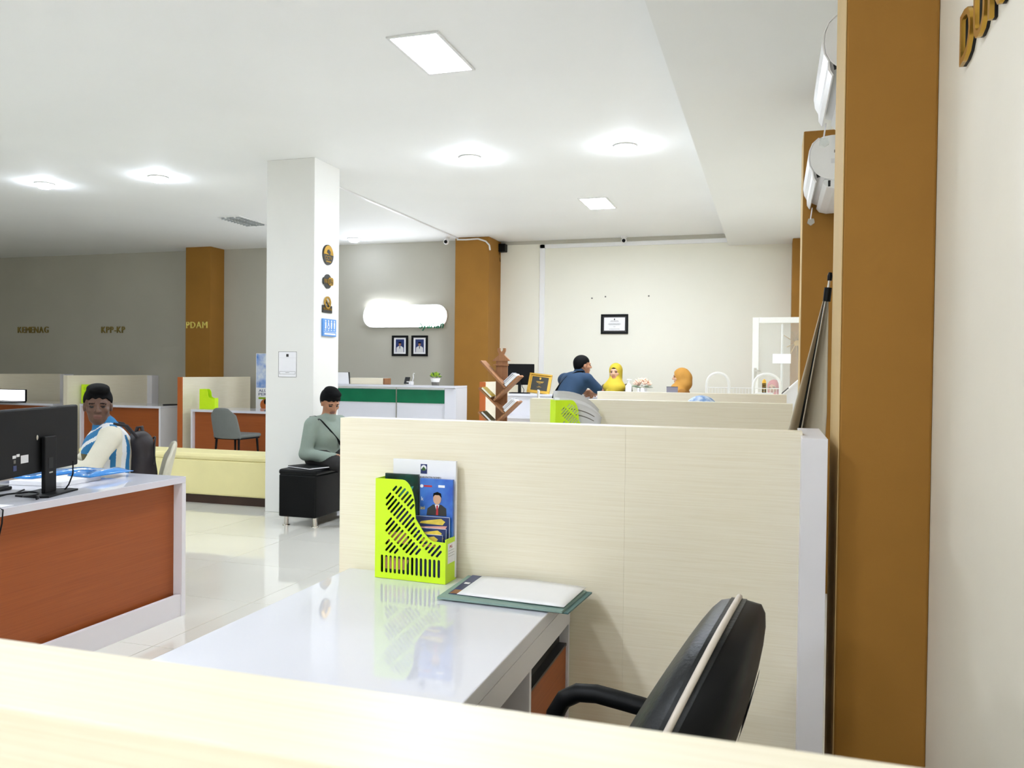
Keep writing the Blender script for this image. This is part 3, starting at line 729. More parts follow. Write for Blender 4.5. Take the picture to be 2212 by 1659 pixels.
# local +X runs along the screen, -Y is its back
boxo('housing', 'black_plastic', t, -.40, .280, -.016, .018, .105, .405, .008)
boxo('back_cover', 'black_plastic', t, -.385, .266, -.0175, -.016, .110, .395, .001)
boxo('screen', 'dark_plastic', t, -.39, .27, .0181, .0195, .118, .395)
n_ = boxo('neck', 'black_plastic', t, -.048, .048, -.038, -.020, .008, .27, .004)
boxo('cable_slot', 'black', n_, -.018, .018, -.0392, -.0379, .12, .17)
boxo('badge', 'steel', n_, -.014, .014, -.0395, -.0379, .098, .104)
MB().prism([(-.125, -.10), (.125, -.10), (.14, -.05), (.10, .07), (-.10, .07), (-.14, -.05)], .0, .009, 'z').build('base', 'black_plastic', t, .002)
for k, (x0, x1, z0, z1, m_) in enumerate(((-.20, -.145, .163, .198, 'paper_grey'), (-.232, -.21, .195, .207, 'paper_grey'), (-.26, -.236, .19, .203, 'paper_grey'), (-.252, -.238, .168, .183, 'soil_grey'), (-.255, -.232, .135, .158, 'navy_print'))):
    boxo('sticker', m_, t, x0, x1, -.0188, -.0174, z0, z1)
MB().ell((-.075, -.018, .268), (.007, .003, .012)).build('badge', 'steel', t)
def desk_cable(label, pts, r=.0035):
    return tag(MB().tube(pts, r, 6).build('cable', 'black_plastic'), label, 'cable')
def arc(c, r, a0, a1, n, z0, z1): return [(c[0]+r*math.cos(a0+(a1-a0)*k/n), c[1]+r*math.sin(a0+(a1-a0)*k/n), z0+(z1-z0)*k/n) for k in range(n+1)]
desk_cable('thin black cable hanging behind the monitor stand', [(-3.20, 3.16, .90), (-3.195, 3.155, .84), (-3.20, 3.135, .79), (-3.20, 3.11, .766)])
desk_cable('black cable coiled on the left desk below the monitor', arc((-3.13, 2.86), .03, 0, 11.5, 26, .766, .80)+[(-3.20, 2.80, .79), (-3.24, 2.70, .77), (-3.26, 2.55, .765)], .004)
desk_cable('black cable hanging over the front edge of the left desk', [(-3.16, 2.60, .766), (-3.08, 2.64, .766), (-3.044, 2.645, .755), (-3.038, 2.635, .70), (-3.04, 2.61, .60)], .0035)
desk_cable('black cable lying along the left desk behind the monitor base', [(-3.30, 2.62, .767), (-3.35, 2.8, .767), (-3.32, 2.95, .767), (-3.38, 3.05, .767)], .004)
o = thing('keyboard', 'black keyboard under the monitor on the left desk', 'keyboard', (-3.50, 2.85, .761), math.radians(100))
boxo('tray', 'black_plastic', o, -.21, .21, -.065, .065, 0, .016, .004)
boxo('keys', 'dark_plastic', o, -.2, .2, -.055, .055, .016, .022, .001)
o = thing('box_file', 'dark box of pens and clips behind the monitor stand', 'box', (-3.42, 2.62, .761), math.radians(95))
boxo('body', 'dark_plastic', o, -.10, .10, -.06, .06, 0, .06, .004); boxo('lid', 'black_plastic', o, -.103, .103, -.063, .063, .06, .068, .003)
o = MB().prism([(-3.62, 3.18), (-3.33, 3.22), (-3.36, 3.50), (-3.66, 3.46)], .761, .782, 'z').build('paper_stack', 'paper'); tag(o, 'stack of white paper beside the blue plastic folders', 'paper')
def plastic(label, corners, z, amp, m_='lightblue_plastic'):
    (ax, ay), (bx, by), (cx_, cy_), (dx, dy) = corners
    def fn(u, v):
        x = (ax*(1-u)+bx*u)*(1-v)+(dx*(1-u)+cx_*u)*v; y = (ay*(1-u)+by*u)*(1-v)+(dy*(1-u)+cy_*u)*v
        e = min(u, 1-u, v, 1-v)
        return (x, y, z+amp*(math.sin(u*7+v*4)*.35+.8)*min(1, e*6))
    return tag(MB().grid(fn, 14, 10).build('plastic_folder', m_, None, solid=.004), label, 'folder')
plastic('crumpled bright blue plastic folder nearest the corner of the left desk', [(-3.50, 3.42), (-3.33, 3.40), (-3.33, 3.70), (-3.52, 3.72)], .786, .02)
plastic('bright blue plastic folder behind the paper stack on the left desk', [(-3.74, 3.22), (-3.56, 3.26), (-3.54, 3.72), (-3.74, 3.70)], .786, .014)
sheet('paper_sheet', 'white sheet at the near corner of the left desk', 'paper', [(-3.20, 2.42), (-3.07, 2.42), (-3.07, 2.72), (-3.20, 2.70)], .761, .763, 'paper')

# ------------------------------------------------------------------ back row objects
file_box('small lime file box on the far orange desk behind the grey chair', (-7.86, 10.02, .756), 0, .26, .08, .285, .15, False)
file_box('lime file box half hidden behind the striped man’s head'.replace('’', "'"), (-10.02, 10.05, .786), .2, .24, .08, .285, .13, True)
t = thing('laptop', 'lit white screen with black bezel at the far left edge', 'laptop', (-11.30, 9.98, .776), .05)
boxo('base', 'black_plastic', t, -.25, .27, -.25, .0, 0, .015, .003)
boxo('lid', 'black_plastic', t, -.25, .27, .0, .012, .015, .20, .003)
boxo('screen', 'screen_glow', t, -.24, .24, -.0012, -.0001, .022, .19)
t = thing('desk_tray', 'low dark tray on the far desk left of the orange edged partition', 'tray', (-8.55, 10.2, .786))
boxo('body', 'black_plastic', t, -.02, .15, -.1, .1, 0, .015, .004)
t = thing('roll_banner', 'blue roll-up banner with clouds half hidden by the white pillar', 'banner', (-7.15, 10.95, 0), 0)
boxo('base', 'steel', t, -.42, .42, -.08, .08, 0, .06, .01)
def bn(z0, z1, m_, n, y=0): return boxo(n, m_, t, -.40, .40, -.004-y, -.001-y, z0, z1)
boxo('sheet', 'paper', t, -.41, .41, -.001, .003, .06, 1.575)
bn(1.05, 1.57, 'sky_print', 'sky_picture'); bn(.98, .06+.91, 'paper', 'margin') if False else None
text_obj('headline', 'ALUR PELAYANAN', 'navy_print', t, (-.36, -.002, .985), .7, .04, .002)
text_obj('headline', 'PERMOHONAN', 'navy_print', t, (-.36, -.002, .93), .62, .04, .002)
boxo('highlight', 'leaf_bright', t, -.36, .2, -.003, -.001, .875, .905)
flat('figure', 'orange', circ(.09, -.24, .79, 16), .004, t); flat('figure_hair', 'hair', circ(.045, -.22, .835, 12), .006, t)
bn(.64, .70, 'blue_sign', 'picture')

# things on the bank counter
BZ = 1.1455
t = thing('potted_plant', 'small bright green plant in a white and grey pot', 'plant', (-4.315, 10.30, BZ))
MB().lathe([(.048, 0), (.052, .05)], n=18).build('pot_base', 'soil_grey', t)
MB().lathe([(.053, .045), (.066, .095), (.058, .095)], n=18).build('pot', 'white_plastic', t)
random.seed(3)
for k in range(46):
    a = random.uniform(0, 2*PI); el = random.uniform(.1, 1.5); r = random.uniform(.05, .085)
    p = Vector((r*math.cos(a)*math.cos(el), r*math.sin(a)*math.cos(el), .105+r*.75*math.sin(el)))
    R = Matrix.Rotation(a, 3, 'Z') @ Matrix.Rotation(-el, 3, 'Y')
    MB().ell(p, (.024, .014, .006), 6, 4, R).build('leaf', 'leaf_bright' if k % 3 else 'leaf', t)
t = thing('card_reader', 'white card reader with curved cable beside the plant', 'card reader', (-4.70, 10.30, BZ))
boxo('body', 'white_plastic', t, -.03, .05, -.03, .05, 0, .05, .008)
MB().obox((-.025, -.01, .06), (.035, .006, .05), Matrix.Rotation(-.5, 3, 'X')).build('screen', 'dark_plastic', t)
MB().tube([(.045, 0, .03), (.065, 0, .10), (.06, 0, .14), (.065, 0, .16), (.08, 0, .155)], .006, 8).build('cable', 'white_plastic', t)
t = thing('desk_calendar', 'white desk calendar beside the white pillar on the bank counter', 'calendar', (-5.73, 10.35, BZ), .1)
MB().prism([(-.09, 0), (.09, 0), (.075, .16), (-.075, .16)], -.003, 0).build('page', 'paper', t)
MB().prism([(-.092, 0), (.092, 0), (.077, .163), (-.077, .163)], .0, .05).build('stand', 'dark_plastic', t)
t = thing('storage_box', 'low cream box on the bank counter under the portraits', 'box', (-5.38, 10.48, BZ))
boxo('body', 'pale_wood_x', t, -.26, .25, -.10, .10, 0, .085, .004); boxo('end', 'shelf_wood', t, .25, .275, -.10, .10, 0, .085, .004)

# things on the reception counter
RZ = 1.0605
t = thing('monitor', 'black monitor seen from behind on the reception counter', 'monitor', (-3.17, 10.44, RZ), .10)
boxo('housing', 'black_plastic', t, -.20, .19, -.014, .014, .11, .385, .006)
boxo('neck', 'black_plastic', t, -.02, .02, -.03, -.014, .01, .2); boxo('base', 'black_plastic', t, -.13, .13, -.09, .05, 0, .011, .004)
MB().tube([(.03, -.02, .14), (.035, -.03, .09), (.06, -.03, .05), (.055, -.03, .012)], .004, 6).build('cable', 'black_plastic', t)
t, p = framed('award_plaque', 'gold framed dark award plaque leaning on the reception counter', 'plaque', (-2.86, 10.30, RZ+.128), .30, .265, .024, 'gold', 'plaque', rot=(-.32, .10, .06), depth=.025, mat2='gold', mw=.018)
boxo('inlay', 'plaque', p, -.105, .105, -.0155, -.0141, -.088, .088)
MB().prism([(-.012, .08), (.012, .08), (.012, .065), (.005, .05), (-.005, .05), (-.012, .065)], -.0175, -.0156).build('emblem', 'gold', p)
for z, l, h_ in ((.022, .10, .007), (.010, .08, .007), (-.004, .03, .004), (-.038, .025, .004), (-.05, .06, .003)): boxo('text_line', 'gold', p, -l/2, l/2, -.0168, -.0156, z, z+h_)
boxo('strut', 'dark_plastic', t, -.02, .02, .0, .05, -.12, .03)
t = thing('pump_bottle', 'white sanitizer pump bottle beside the pink flowers', 'bottle', (-1.725, 10.40, RZ))
MB().lathe([(.038, 0), (.04, .01), (.04, .12), (.018, .145), (.014, .155)], n=20).build('body', 'white_plastic', t)
MB().cyl((0, 0, .155), (0, 0, .19), .006).build('stem', 'white_plastic', t)
MB().cyl((-.02, 0, .197), (.035, 0, .195), .010, .006).build('pump_head', 'white_plastic', t)
boxo('label_print', 'paper_grey', t, .012, .034, -.036, -.030, .03, .09)
t = thing('vase_with_flowers', 'pale pink artificial flowers with green leaves in white pot', 'flowers', (-1.56, 10.42, RZ))
MB().lathe([(.05, 0), (.065, .09), (.06, .095)], n=18).build('pot', 'white_plastic', t)
random.seed(5)
for k in range(15):
    a = k*2.4; r = .10*math.sqrt((k+.5)/15); c = Vector((r*math.cos(a), r*.8*math.sin(a), .125+.075*(1-(r/.105)**2)))
    f = MB()
    for q in range(5):
        b = q*2*PI/5; f.ell(c+Vector((.020*math.cos(b), .020*math.sin(b), .008)), (.024, .014, .009), 6, 4, Matrix.Rotation(b, 3, 'Z') @ Matrix.Rotation(-.9, 3, 'Y'))
    fo = f.build('flower', 'petal', t); MB().ell(c+Vector((0, 0, .006)), (.007, .007, .008), 6, 4).build('flower_centre', 'orange', fo)
for k in range(9):
    a = k*2*PI/9+.3; p0 = Vector((.03*math.cos(a), .03*math.sin(a), .105)); p1 = Vector((.145*math.cos(a), .11*math.sin(a), .10+.02*(k % 3)))
    MB().ell((p0+p1)/2, ((p1-p0).length/2, .014, .004), 8, 4, Matrix.Rotation(math.atan2((p1-p0).y, (p1-p0).x), 3, 'Z')).build('leaf', 'leaf', t)
t = thing('laptop', 'grey violet laptop before the woman in the ochre headscarf', 'laptop', (-1.24, 10.46, RZ), .0)
boxo('base', 'violet_grey', t, -.02, .12, .012, .20, 0, .014, .003); boxo('lid', 'violet_grey', t, -.02, .12, .0, .011, .0, .118, .003)
boxo('hinge', 'dark_plastic', t, -.02, .12, -.001, .012, .114, .12)

# second lime file box with newspapers behind the large partition
t = thing('document_case', 'grey document case carrying the second lime file box', 'box', (-.97, 4.18, .7505), .5)
boxo('body', 'paper_grey', t, -.13, .13, -.11, .11, 0, .165, .006); boxo('lid', 'soil_grey', t, -.132, .132, -.112, .112, .165, .175, .004)
file_box('second lime file box filled with newspapers behind the large partition', (-1.05, 4.085, .926), .62, .226, .075, .285, .12, True)
for k, (dx, dy, h_, c) in enumerate(((.0, .0, .325, .05), (.02, -.02, .29, .03), (.035, -.035, .27, .02))):
    t = thing('newspaper', ('tall curling newspaper standing in the second lime file box', 'middle folded newspaper in the second lime file box', 'short folded newspaper at the front of the second lime file box')[k], 'newspaper', (-1.06+.012+(.024+.012*k)*0-.58*(.058-.02*k), 4.085+.012+.81*(.058-.02*k), .932), .62)
    nx = lambda u, v, c=c, h_=h_: (.005+.235*u+.02*v*v*u, .0-c*.10*math.sin(u*2)*v*v, h_*v*(1-.30*u*u*u))
    MB().grid(nx, 10, 8).build('sheet', ('paper_grey', 'paper', 'paper_grey')[k], t, solid=.003)
    for q in range(2):
        MB().grid(lambda u, v: (nx(.15+.7*u, .86+.02*v-.10*q)[0], nx(.15+.7*u, .86-.10*q)[1]-.003, nx(.15+.7*u, .86+.02*v-.10*q)[2]), 8, 2).build('text_line', 'soil_grey', t)

# ------------------------------------------------------------------ house-topped bookshelf
t = thing('bookshelf', 'wooden tree bookshelf with house-shaped top and slanted shelves', 'bookshelf', (-2.88, 8.6, 0))
X = lambda x: x+2.88
boxo('spine', 'shelf_wood', t, X(-2.945), X(-2.812), .17, .19, .04, 1.47)
MB().prism([(X(-2.985), 1.463), (X(-2.775), 1.463), (X(-2.852), 1.535), (X(-2.905), 1.535)], .155, .19).build('roof', 'shelf_wood', t)
MB().prism([(X(-2.905), 1.53), (X(-2.852), 1.53), (X(-2.832), 1.575), (X(-2.832), 1.605), (X(-2.862), 1.605), (X(-2.862), 1.585), (X(-2.8785), 1.562), (X(-2.895), 1.585), (X(-2.895), 1.605), (X(-2.927), 1.605), (X(-2.927), 1.575)], .16, .18).build('finial', 'shelf_wood', t)
boxo('cross_bar', 'shelf_wood', t, X(-2.97), X(-2.795), .15, .171, 1.412, 1.425)
boxo('base', 'shelf_wood', t, X(-3.05), X(-2.70), -.02, .19, 0, .04, .004)
def plank(a, b, th=.02):
    a, b = Vector((X(a[0]), 0, a[1])), Vector((X(b[0]), 0, b[1])); d = (b-a).normalized(); n = Vector((-d.z, 0, d.x))*th/2
    pl = [(v.x, v.z) for v in (a-n, b-n, b+n, a+n)]
    return MB().prism(pl, 0, .169).build('shelf', 'shelf_wood', t)
for a, b in (((-3.073, 1.458), (-2.775, 1.162)), ((-2.625, 1.30), (-2.91, 1.03)), ((-3.09, 1.162), (-2.783, .885)), ((-2.635, 1.02), (-2.92, .755)),
             ((-3.09, .895), (-2.783, .61)), ((-2.635, .745), (-2.92, .48)), ((-3.09, .62), (-2.783, .335)), ((-2.635, .47), (-2.92, .205))): plank(a, b)
def shelf_book(label, cx, cz, ang_, ln, th, m_, y0=.0, dep=.15):
    o = thing('book', label, 'book', (cx, 8.6+y0, cz), rot=(0, ang_, 0), group='books on the wooden bookshelf')
    boxo('pages', 'paper_grey', o, -ln/2+.002, ln/2-.003, .002, dep-.002, .002, th-.002)
    boxo('cover', m_, o, -ln/2, ln/2, 0, dep, 0, .002); boxo('cover', m_, o, -ln/2, ln/2, 0, dep, th-.002, th)
    boxo('spine', m_, o, -ln/2, -ln/2+.002, 0, dep, .002, th-.002)
A_ = -math.atan2(.27, .285)
def on_right(x, z, k, th0): # point on a right-hand plank, lifted by the books below
    return x-math.sin(-A_)*th0, z+math.cos(A_)*th0
for sx, sz, names in ((-2.70, 1.232, ('white book on the upper right shelf of the bookshelf', 'dark book on the upper right shelf of the bookshelf', 'blue book on top of the upper right shelf')),
                      (-2.705, .952, ('grey book on the lower right shelf of the bookshelf', 'black book on the lower right shelf of the bookshelf', 'white book on top of the lower right shelf'))):
    h = .012
    for k, l in enumerate(names):
        x, z = on_right(sx, sz, k, h); th = (.03, .018, .014)[k]
        shelf_book(l, x, z, A_, (.17, .15, .14)[k], th, (('paper', 'dark_sign', 'navy_print'), ('paper_grey', 'black_plastic', 'paper'))[sx < -2.701][k]); h += th+.001
B_ = math.atan2(.28, .307)
for cx, cz, l, m_ in ((-3.01, 1.098, 'yellow covered book on the left shelf of the bookshelf', 'yellow_print'), (-3.01, .83, 'olive covered book on the lowest left shelf in view', 'olive_cloth')):
    shelf_book(l, cx+math.sin(B_)*.012, cz+math.cos(B_)*.012, B_, .15, .022, m_)

# ------------------------------------------------------------------ air conditioners on the right wall
def aircon(label, y0, y1, zb, stickers):
    t = thing('air_conditioner', label, 'air conditioner', (XR, y0, zb)); L = y1-y0
    arc_ = lambda cx, cz, rx, rz, a0, a1, n: [(cx+rx*math.cos(math.radians(a0+(a1-a0)*k/n)), cz+rz*math.sin(math.radians(a0+(a1-a0)*k/n))) for k in range(n+1)]
    prof = [(0, .235), (-.10, .234), (-.14, .229), (-.170, .215), (-.192, .19), (-.204, .155), (-.207, .115), (-.200, .078), (-.184, .048), (-.160, .024), (-.128, .008), (-.09, .0), (0, .0)]
    MB().prism(prof, 0, L, 'y').build('body', 'white_plastic', t, .003)
    c0 = [(-.165, .222), (-.195, .195), (-.210, .158), (-.2135, .115), (-.207, .075), (-.190, .043)]
    c1 = [(x+.006, z) for x, z in reversed(c0)]
    MB().prism(c0+c1, -.003, L+.003, 'y').build('front_panel', 'white_plastic', t)['label'] = 'curved white front panel'
    MB().prism([(-.186, .046), (-.192, .043), (-.190, .012), (-.176, -.012), (-.170, -.008), (-.182, .014)], .0, L, 'y').build('louvre', 'white_plastic', t)
    MB().prism([(-.01, .004), (-.13, .004), (-.138, -.012), (-.12, -.034), (-.08, -.045), (-.01, -.042)], .012, L-.012, 'y').build('outlet_housing', 'white_plastic', t, .003)
    boxo('vane_slit', 'black', t, -.112, -.100, .0095, .0125, -.034, -.002)
    MB().prism([(-.172, .034), (-.150, .018), (-.168, .012)], .0005, .004, 'y').build('air_gap', 'black', t)
    MB().obox((-.165, L-.03, -.045), (.003, .020, .035), Matrix.Rotation(.12, 3, 'Y')).build('paper_tag', 'paper', t)
    MB().prism([(-.182, -.075), (-.150, -.075), (-.145, -.10), (-.166, -.115), (-.188, -.10)], L-.045, L-.015, 'y').build('plastic_bag', 'clear_plastic', t)
    if stickers:
        boxo('barcode', 'soil_grey', t, -.085, -.045, -.0015, .0, .14, .155)
        MB().prism([(-.07, .085), (-.035, .085), (-.052, .113)], -.0015, .0).build('warning_label', 'amber', t)
        MB().prism([(-.056, .091), (-.048, .091), (-.052, .105)], -.0022, -.0015).build('warning_mark', 'black', t)
        boxo('sticker', 'paper_grey', t, -.10, -.08, -.0015, 0, .085, .11)
        MB().tube([(-.05, -.008, .22), (-.07, -.01, .20), (-.055, -.01, .185)], .005, 6).build('wire', 'black_plastic', t)
    return t
aircon('white air conditioner nearest the camera, high beside the brown pillar', 3.43, 4.12, 2.52, False)
aircon('second white air conditioner with a yellow warning sticker, further back', 4.68, 5.44, 2.385, True)

# ------------------------------------------------------------------ folded banner leaning behind the partition
t = thing('folded_banner', 'folded beige banner stand leaning behind the white end post', 'banner stand', (0, 0, 0))
def bl(k):   # k 0 at apex (z 1.615) .. 1 at floor
    z = 1.615*(1-k); a = Vector((.15-.385*k, 2.64+.0*k, z)); b = Vector((.153-.23*k, 2.66+.30*k, z)); c_ = Vector((.156+.004*k-(.02 if k > .3 else 0)*k, 2.64, z)); return a, b, c_
def fnL(u, v):
    a, b, c_ = bl(v); p = a.lerp(b, u); p.y -= .10*v*math.sin(u*PI)*(1-u); p.x += .0; return p
def fnR(u, v):
    a, b, c_ = bl(v); return b.lerp(c_, u)+Vector((0, -.01*math.sin(u*PI)*v, 0))
MB().grid(fnL, 9, 14).build('left_flap', 'banner_grey', t, solid=.002)
MB().grid(fnR, 6, 14).build('right_flap', 'banner_grey', t, solid=.002)
MB().tube([(.1505, 2.625, 1.60), (.082, 2.655, 1.16), (-.07, 2.90, .01)], .0022, 8).build('rod', 'steel', t)
MB().tube([(.1505, 2.628, 1.60), (.076, 2.672, 1.16), (-.08, 2.92, .01)], .0032, 8).build('seam_cord', 'black_plastic', t)
MB().cyl((.150, 2.622, 1.575), (.1535, 2.622, 1.615), .011, n=12).build('joint', 'black_plastic', t)
MB().cyl((.1535, 2.622, 1.612), (.157, 2.622, 1.64), .0035, n=8).build('pin', 'steel', t)
MB().tube([(.157, 2.622, 1.636), (.158, 2.622, 1.65), (.159, 2.622, 1.660)], [.0065, .0075, .005], 10).build('rubber_tip', 'black_plastic', t)

# ------------------------------------------------------------------ white tube rack, lamp, lectern, door by the right wall
t = thing('wire_rack', 'white tubular rack with two hoops and wire mesh', 'rack', (0, 8.0, 0))
for x0, x1, h_ in ((-.588, -.383, 1.357), (-.165, .072, 1.353)):
    w2 = (x1-x0)/2; c0 = (x0+x1)/2
    pts = [(x0-.01, 0, 0), (x0, 0, 1.0)]+[(c0-w2*math.cos(a)*(1), 0, h_-.14+.14*math.sin(a)**.7) for a in np.linspace(.05, PI-.05, 13)]+[(x1, 0, 1.0), (x1+.01, 0, 0)]
    MB().tube(pts, .013, 10).build('hoop', 'white_metal', t)
MB().tube([(-.588, 0, 1.22), (.072, 0, 1.22)], .004, 6).build('mesh_rail', 'white_metal', t)
MB().tube([(-.588, 0, .85), (.072, 0, .85)], .004, 6).build('mesh_rail', 'white_metal', t)
for k in range(24): MB().tube([(-.565+.0275*k, 0, .85), (-.565+.0275*k, 0, 1.22)], .002, 5).build('mesh_wire', 'white_metal', t)
t = thing('side_stand', 'slim white stand behind the wire rack carrying the amber lamp', 'stand', (-.073, 8.25, 0))
boxo('column', 'white_metal', t, -.05, .05, -.05, .05, .02, 1.16, .004); boxo('foot', 'white_metal', t, -.12, .12, -.12, .12, 0, .02, .004); boxo('shelf', 'white_metal', t, -.08, .08, -.08, .08, 1.16, 1.175, .003)
t = thing('amber_lamp', 'small gold and black lamp with amber dome above the rack', 'lamp', (-.073, 8.25, 1.1755))
MB().lathe([(.018, 0), (.018, .09)], n=16).build('body', 'black_plastic', t)
MB().lathe([(.019, .09), (.019, .105), (.012, .122), (.004, .128)], n=16).build('dome', 'amber', t)
for k in range(5): MB().lathe([(.0195, .008+.017*k), (.0195, .015+.017*k)], n=16).build('gold_ring', 'gold', t)
t = thing('lectern', 'grey lectern with slanted top beside the brown pillar', 'lectern', (.17, 8.16, 0))
MB().prism([(-.06, 0), (.10, 0), (.10, 1.33), (-.075, 1.165)], -.12, .12, 'y').build('body', 'paper_grey', t)
MB().prism([(-.085, 1.150), (.10, 1.325), (.10, 1.34), (-.095, 1.158)], -.13, .13, 'y').build('slanted_top', 'white_plastic', t)
MB().prism([(-.088, 1.158), (-.02, 1.222), (-.026, 1.229), (-.094, 1.165)], -.11, .11, 'y').build('edge_strip', 'black_plastic', t)
t = thing('glass_door', 'open white framed glass door standing out from the right wall', 'door', (-.225, 10.0, 0))
W_ = .59
boxo('stile', 'white_metal', t, 0, .07, 0, .04, .01, 2.005, .003); boxo('stile', 'white_metal', t, W_-.07, W_, 0, .04, .01, 2.005, .003)
boxo('rail', 'white_metal', t, .071, W_-.071, .0, .04, 1.94, 2.005, .003); boxo('rail', 'white_metal', t, .071, W_-.071, .0, .04, .01, .12, .003)
boxo('pane', 'glass', t, .071, W_-.071, .017, .023, .12, 1.94)
h1 = MB().cyl((.035, 0, 1.385), (.035, -.05, 1.385), .016, n=12).build('handle', 'steel', t)
MB().tube([(.035, -.045, 1.385), (.06, -.05, 1.385), (.10, -.05, 1.38)], .009, 8).build('lever', 'steel', h1)
boxo('lock_plate', 'steel', t, .02, .05, -.004, 0, 1.28, 1.42)
boxo('notice', 'paper', t, .225, .425, .0125, .0165, 1.475, 1.585)
t = thing('sunburst_ornament', 'thin gold sunburst on the brown corner pillar behind the glass door', 'wall ornament', (.30, 11.498, 1.76))
MB().cyl((0, 0, 0), (0, -.02, 0), .035, n=16).build('hub', 'gold', t)
for k in range(10):
    a = k*2*PI/10+.25; r = (.20, .13)[k % 2] if math.cos(a) < 0 else (.075, .06)[k % 2]
    MB().tube([(.03*math.cos(a), -.01, .03*math.sin(a)), (r*math.cos(a), -.01, r*1.6*math.sin(a))], .005, 6).build('ray', 'gold', t)
t = thing('pole_stand', 'slim white pole stand behind the glass door', 'stand', (.108, 10.45, 0))
MB().cyl((0, 0, .02), (0, 0, 1.95), .014, n=12).build('pole', 'white_metal', t); MB().lathe([(.12, 0), (.12, .015), (.02, .025)], n=20).build('foot', 'white_metal', t)  # plain white pole on a round foot
# portfolio on the ottoman
t = thing('portfolio', 'black portfolio with white sheets lying on the ottoman', 'folder', (-3.85, 6.36, .491), -.35)
boxo('cover', 'black_plastic', t, -.15, .15, -.11, .11, 0, .004); boxo('sheets', 'paper', t, -.14, .155, -.113, .10, .004, .010); boxo('cover', 'black_plastic', t, -.15, .145, -.108, .11, .010, .016, .002)
# ------------------------------------------------------------------ people: one continuous surface each, grown from a smooth distance field
def cap(a, b, ra, rb, tg, k=.03): return dict(t='c', a=np.array(a, float), b=np.array(b, float), ra=ra, rb=rb, tag=tg, k=k)
def elp(c, r, tg, k=.02, R=None, sub=False): return dict(t='e', c=np.array(c, float), r=np.array(r, float), R=np.eye(3) if R is None else np.array(R), tag=tg, k=k, sub=sub)
def dist(p, P):
    if p['t'] == 'c':
        ba = p['b']-p['a']; pa = P-p['a']; t = np.clip((pa@ba)/max(1e-9, ba@ba), 0, 1)
        return np.linalg.norm(pa-t[..., None]*ba, axis=-1)-(p['ra']+(p['rb']-p['ra'])*t)
    q = (P-p['c'])@p['R']; k0 = np.linalg.norm(q/p['r'], axis=-1); k1 = np.linalg.norm(q/p['r']**2, axis=-1)
    return k0*(k0-1)/np.maximum(k1, 1e-6)
def bbox(p):
    if p['t'] == 'c': lo = np.minimum(p['a']-p['ra'], p['b']-p['rb']); hi = np.maximum(p['a']+p['ra'], p['b']+p['rb'])
    else: m_ = max(p['r']); lo = p['c']-m_; hi = p['c']+m_
    return lo, hi
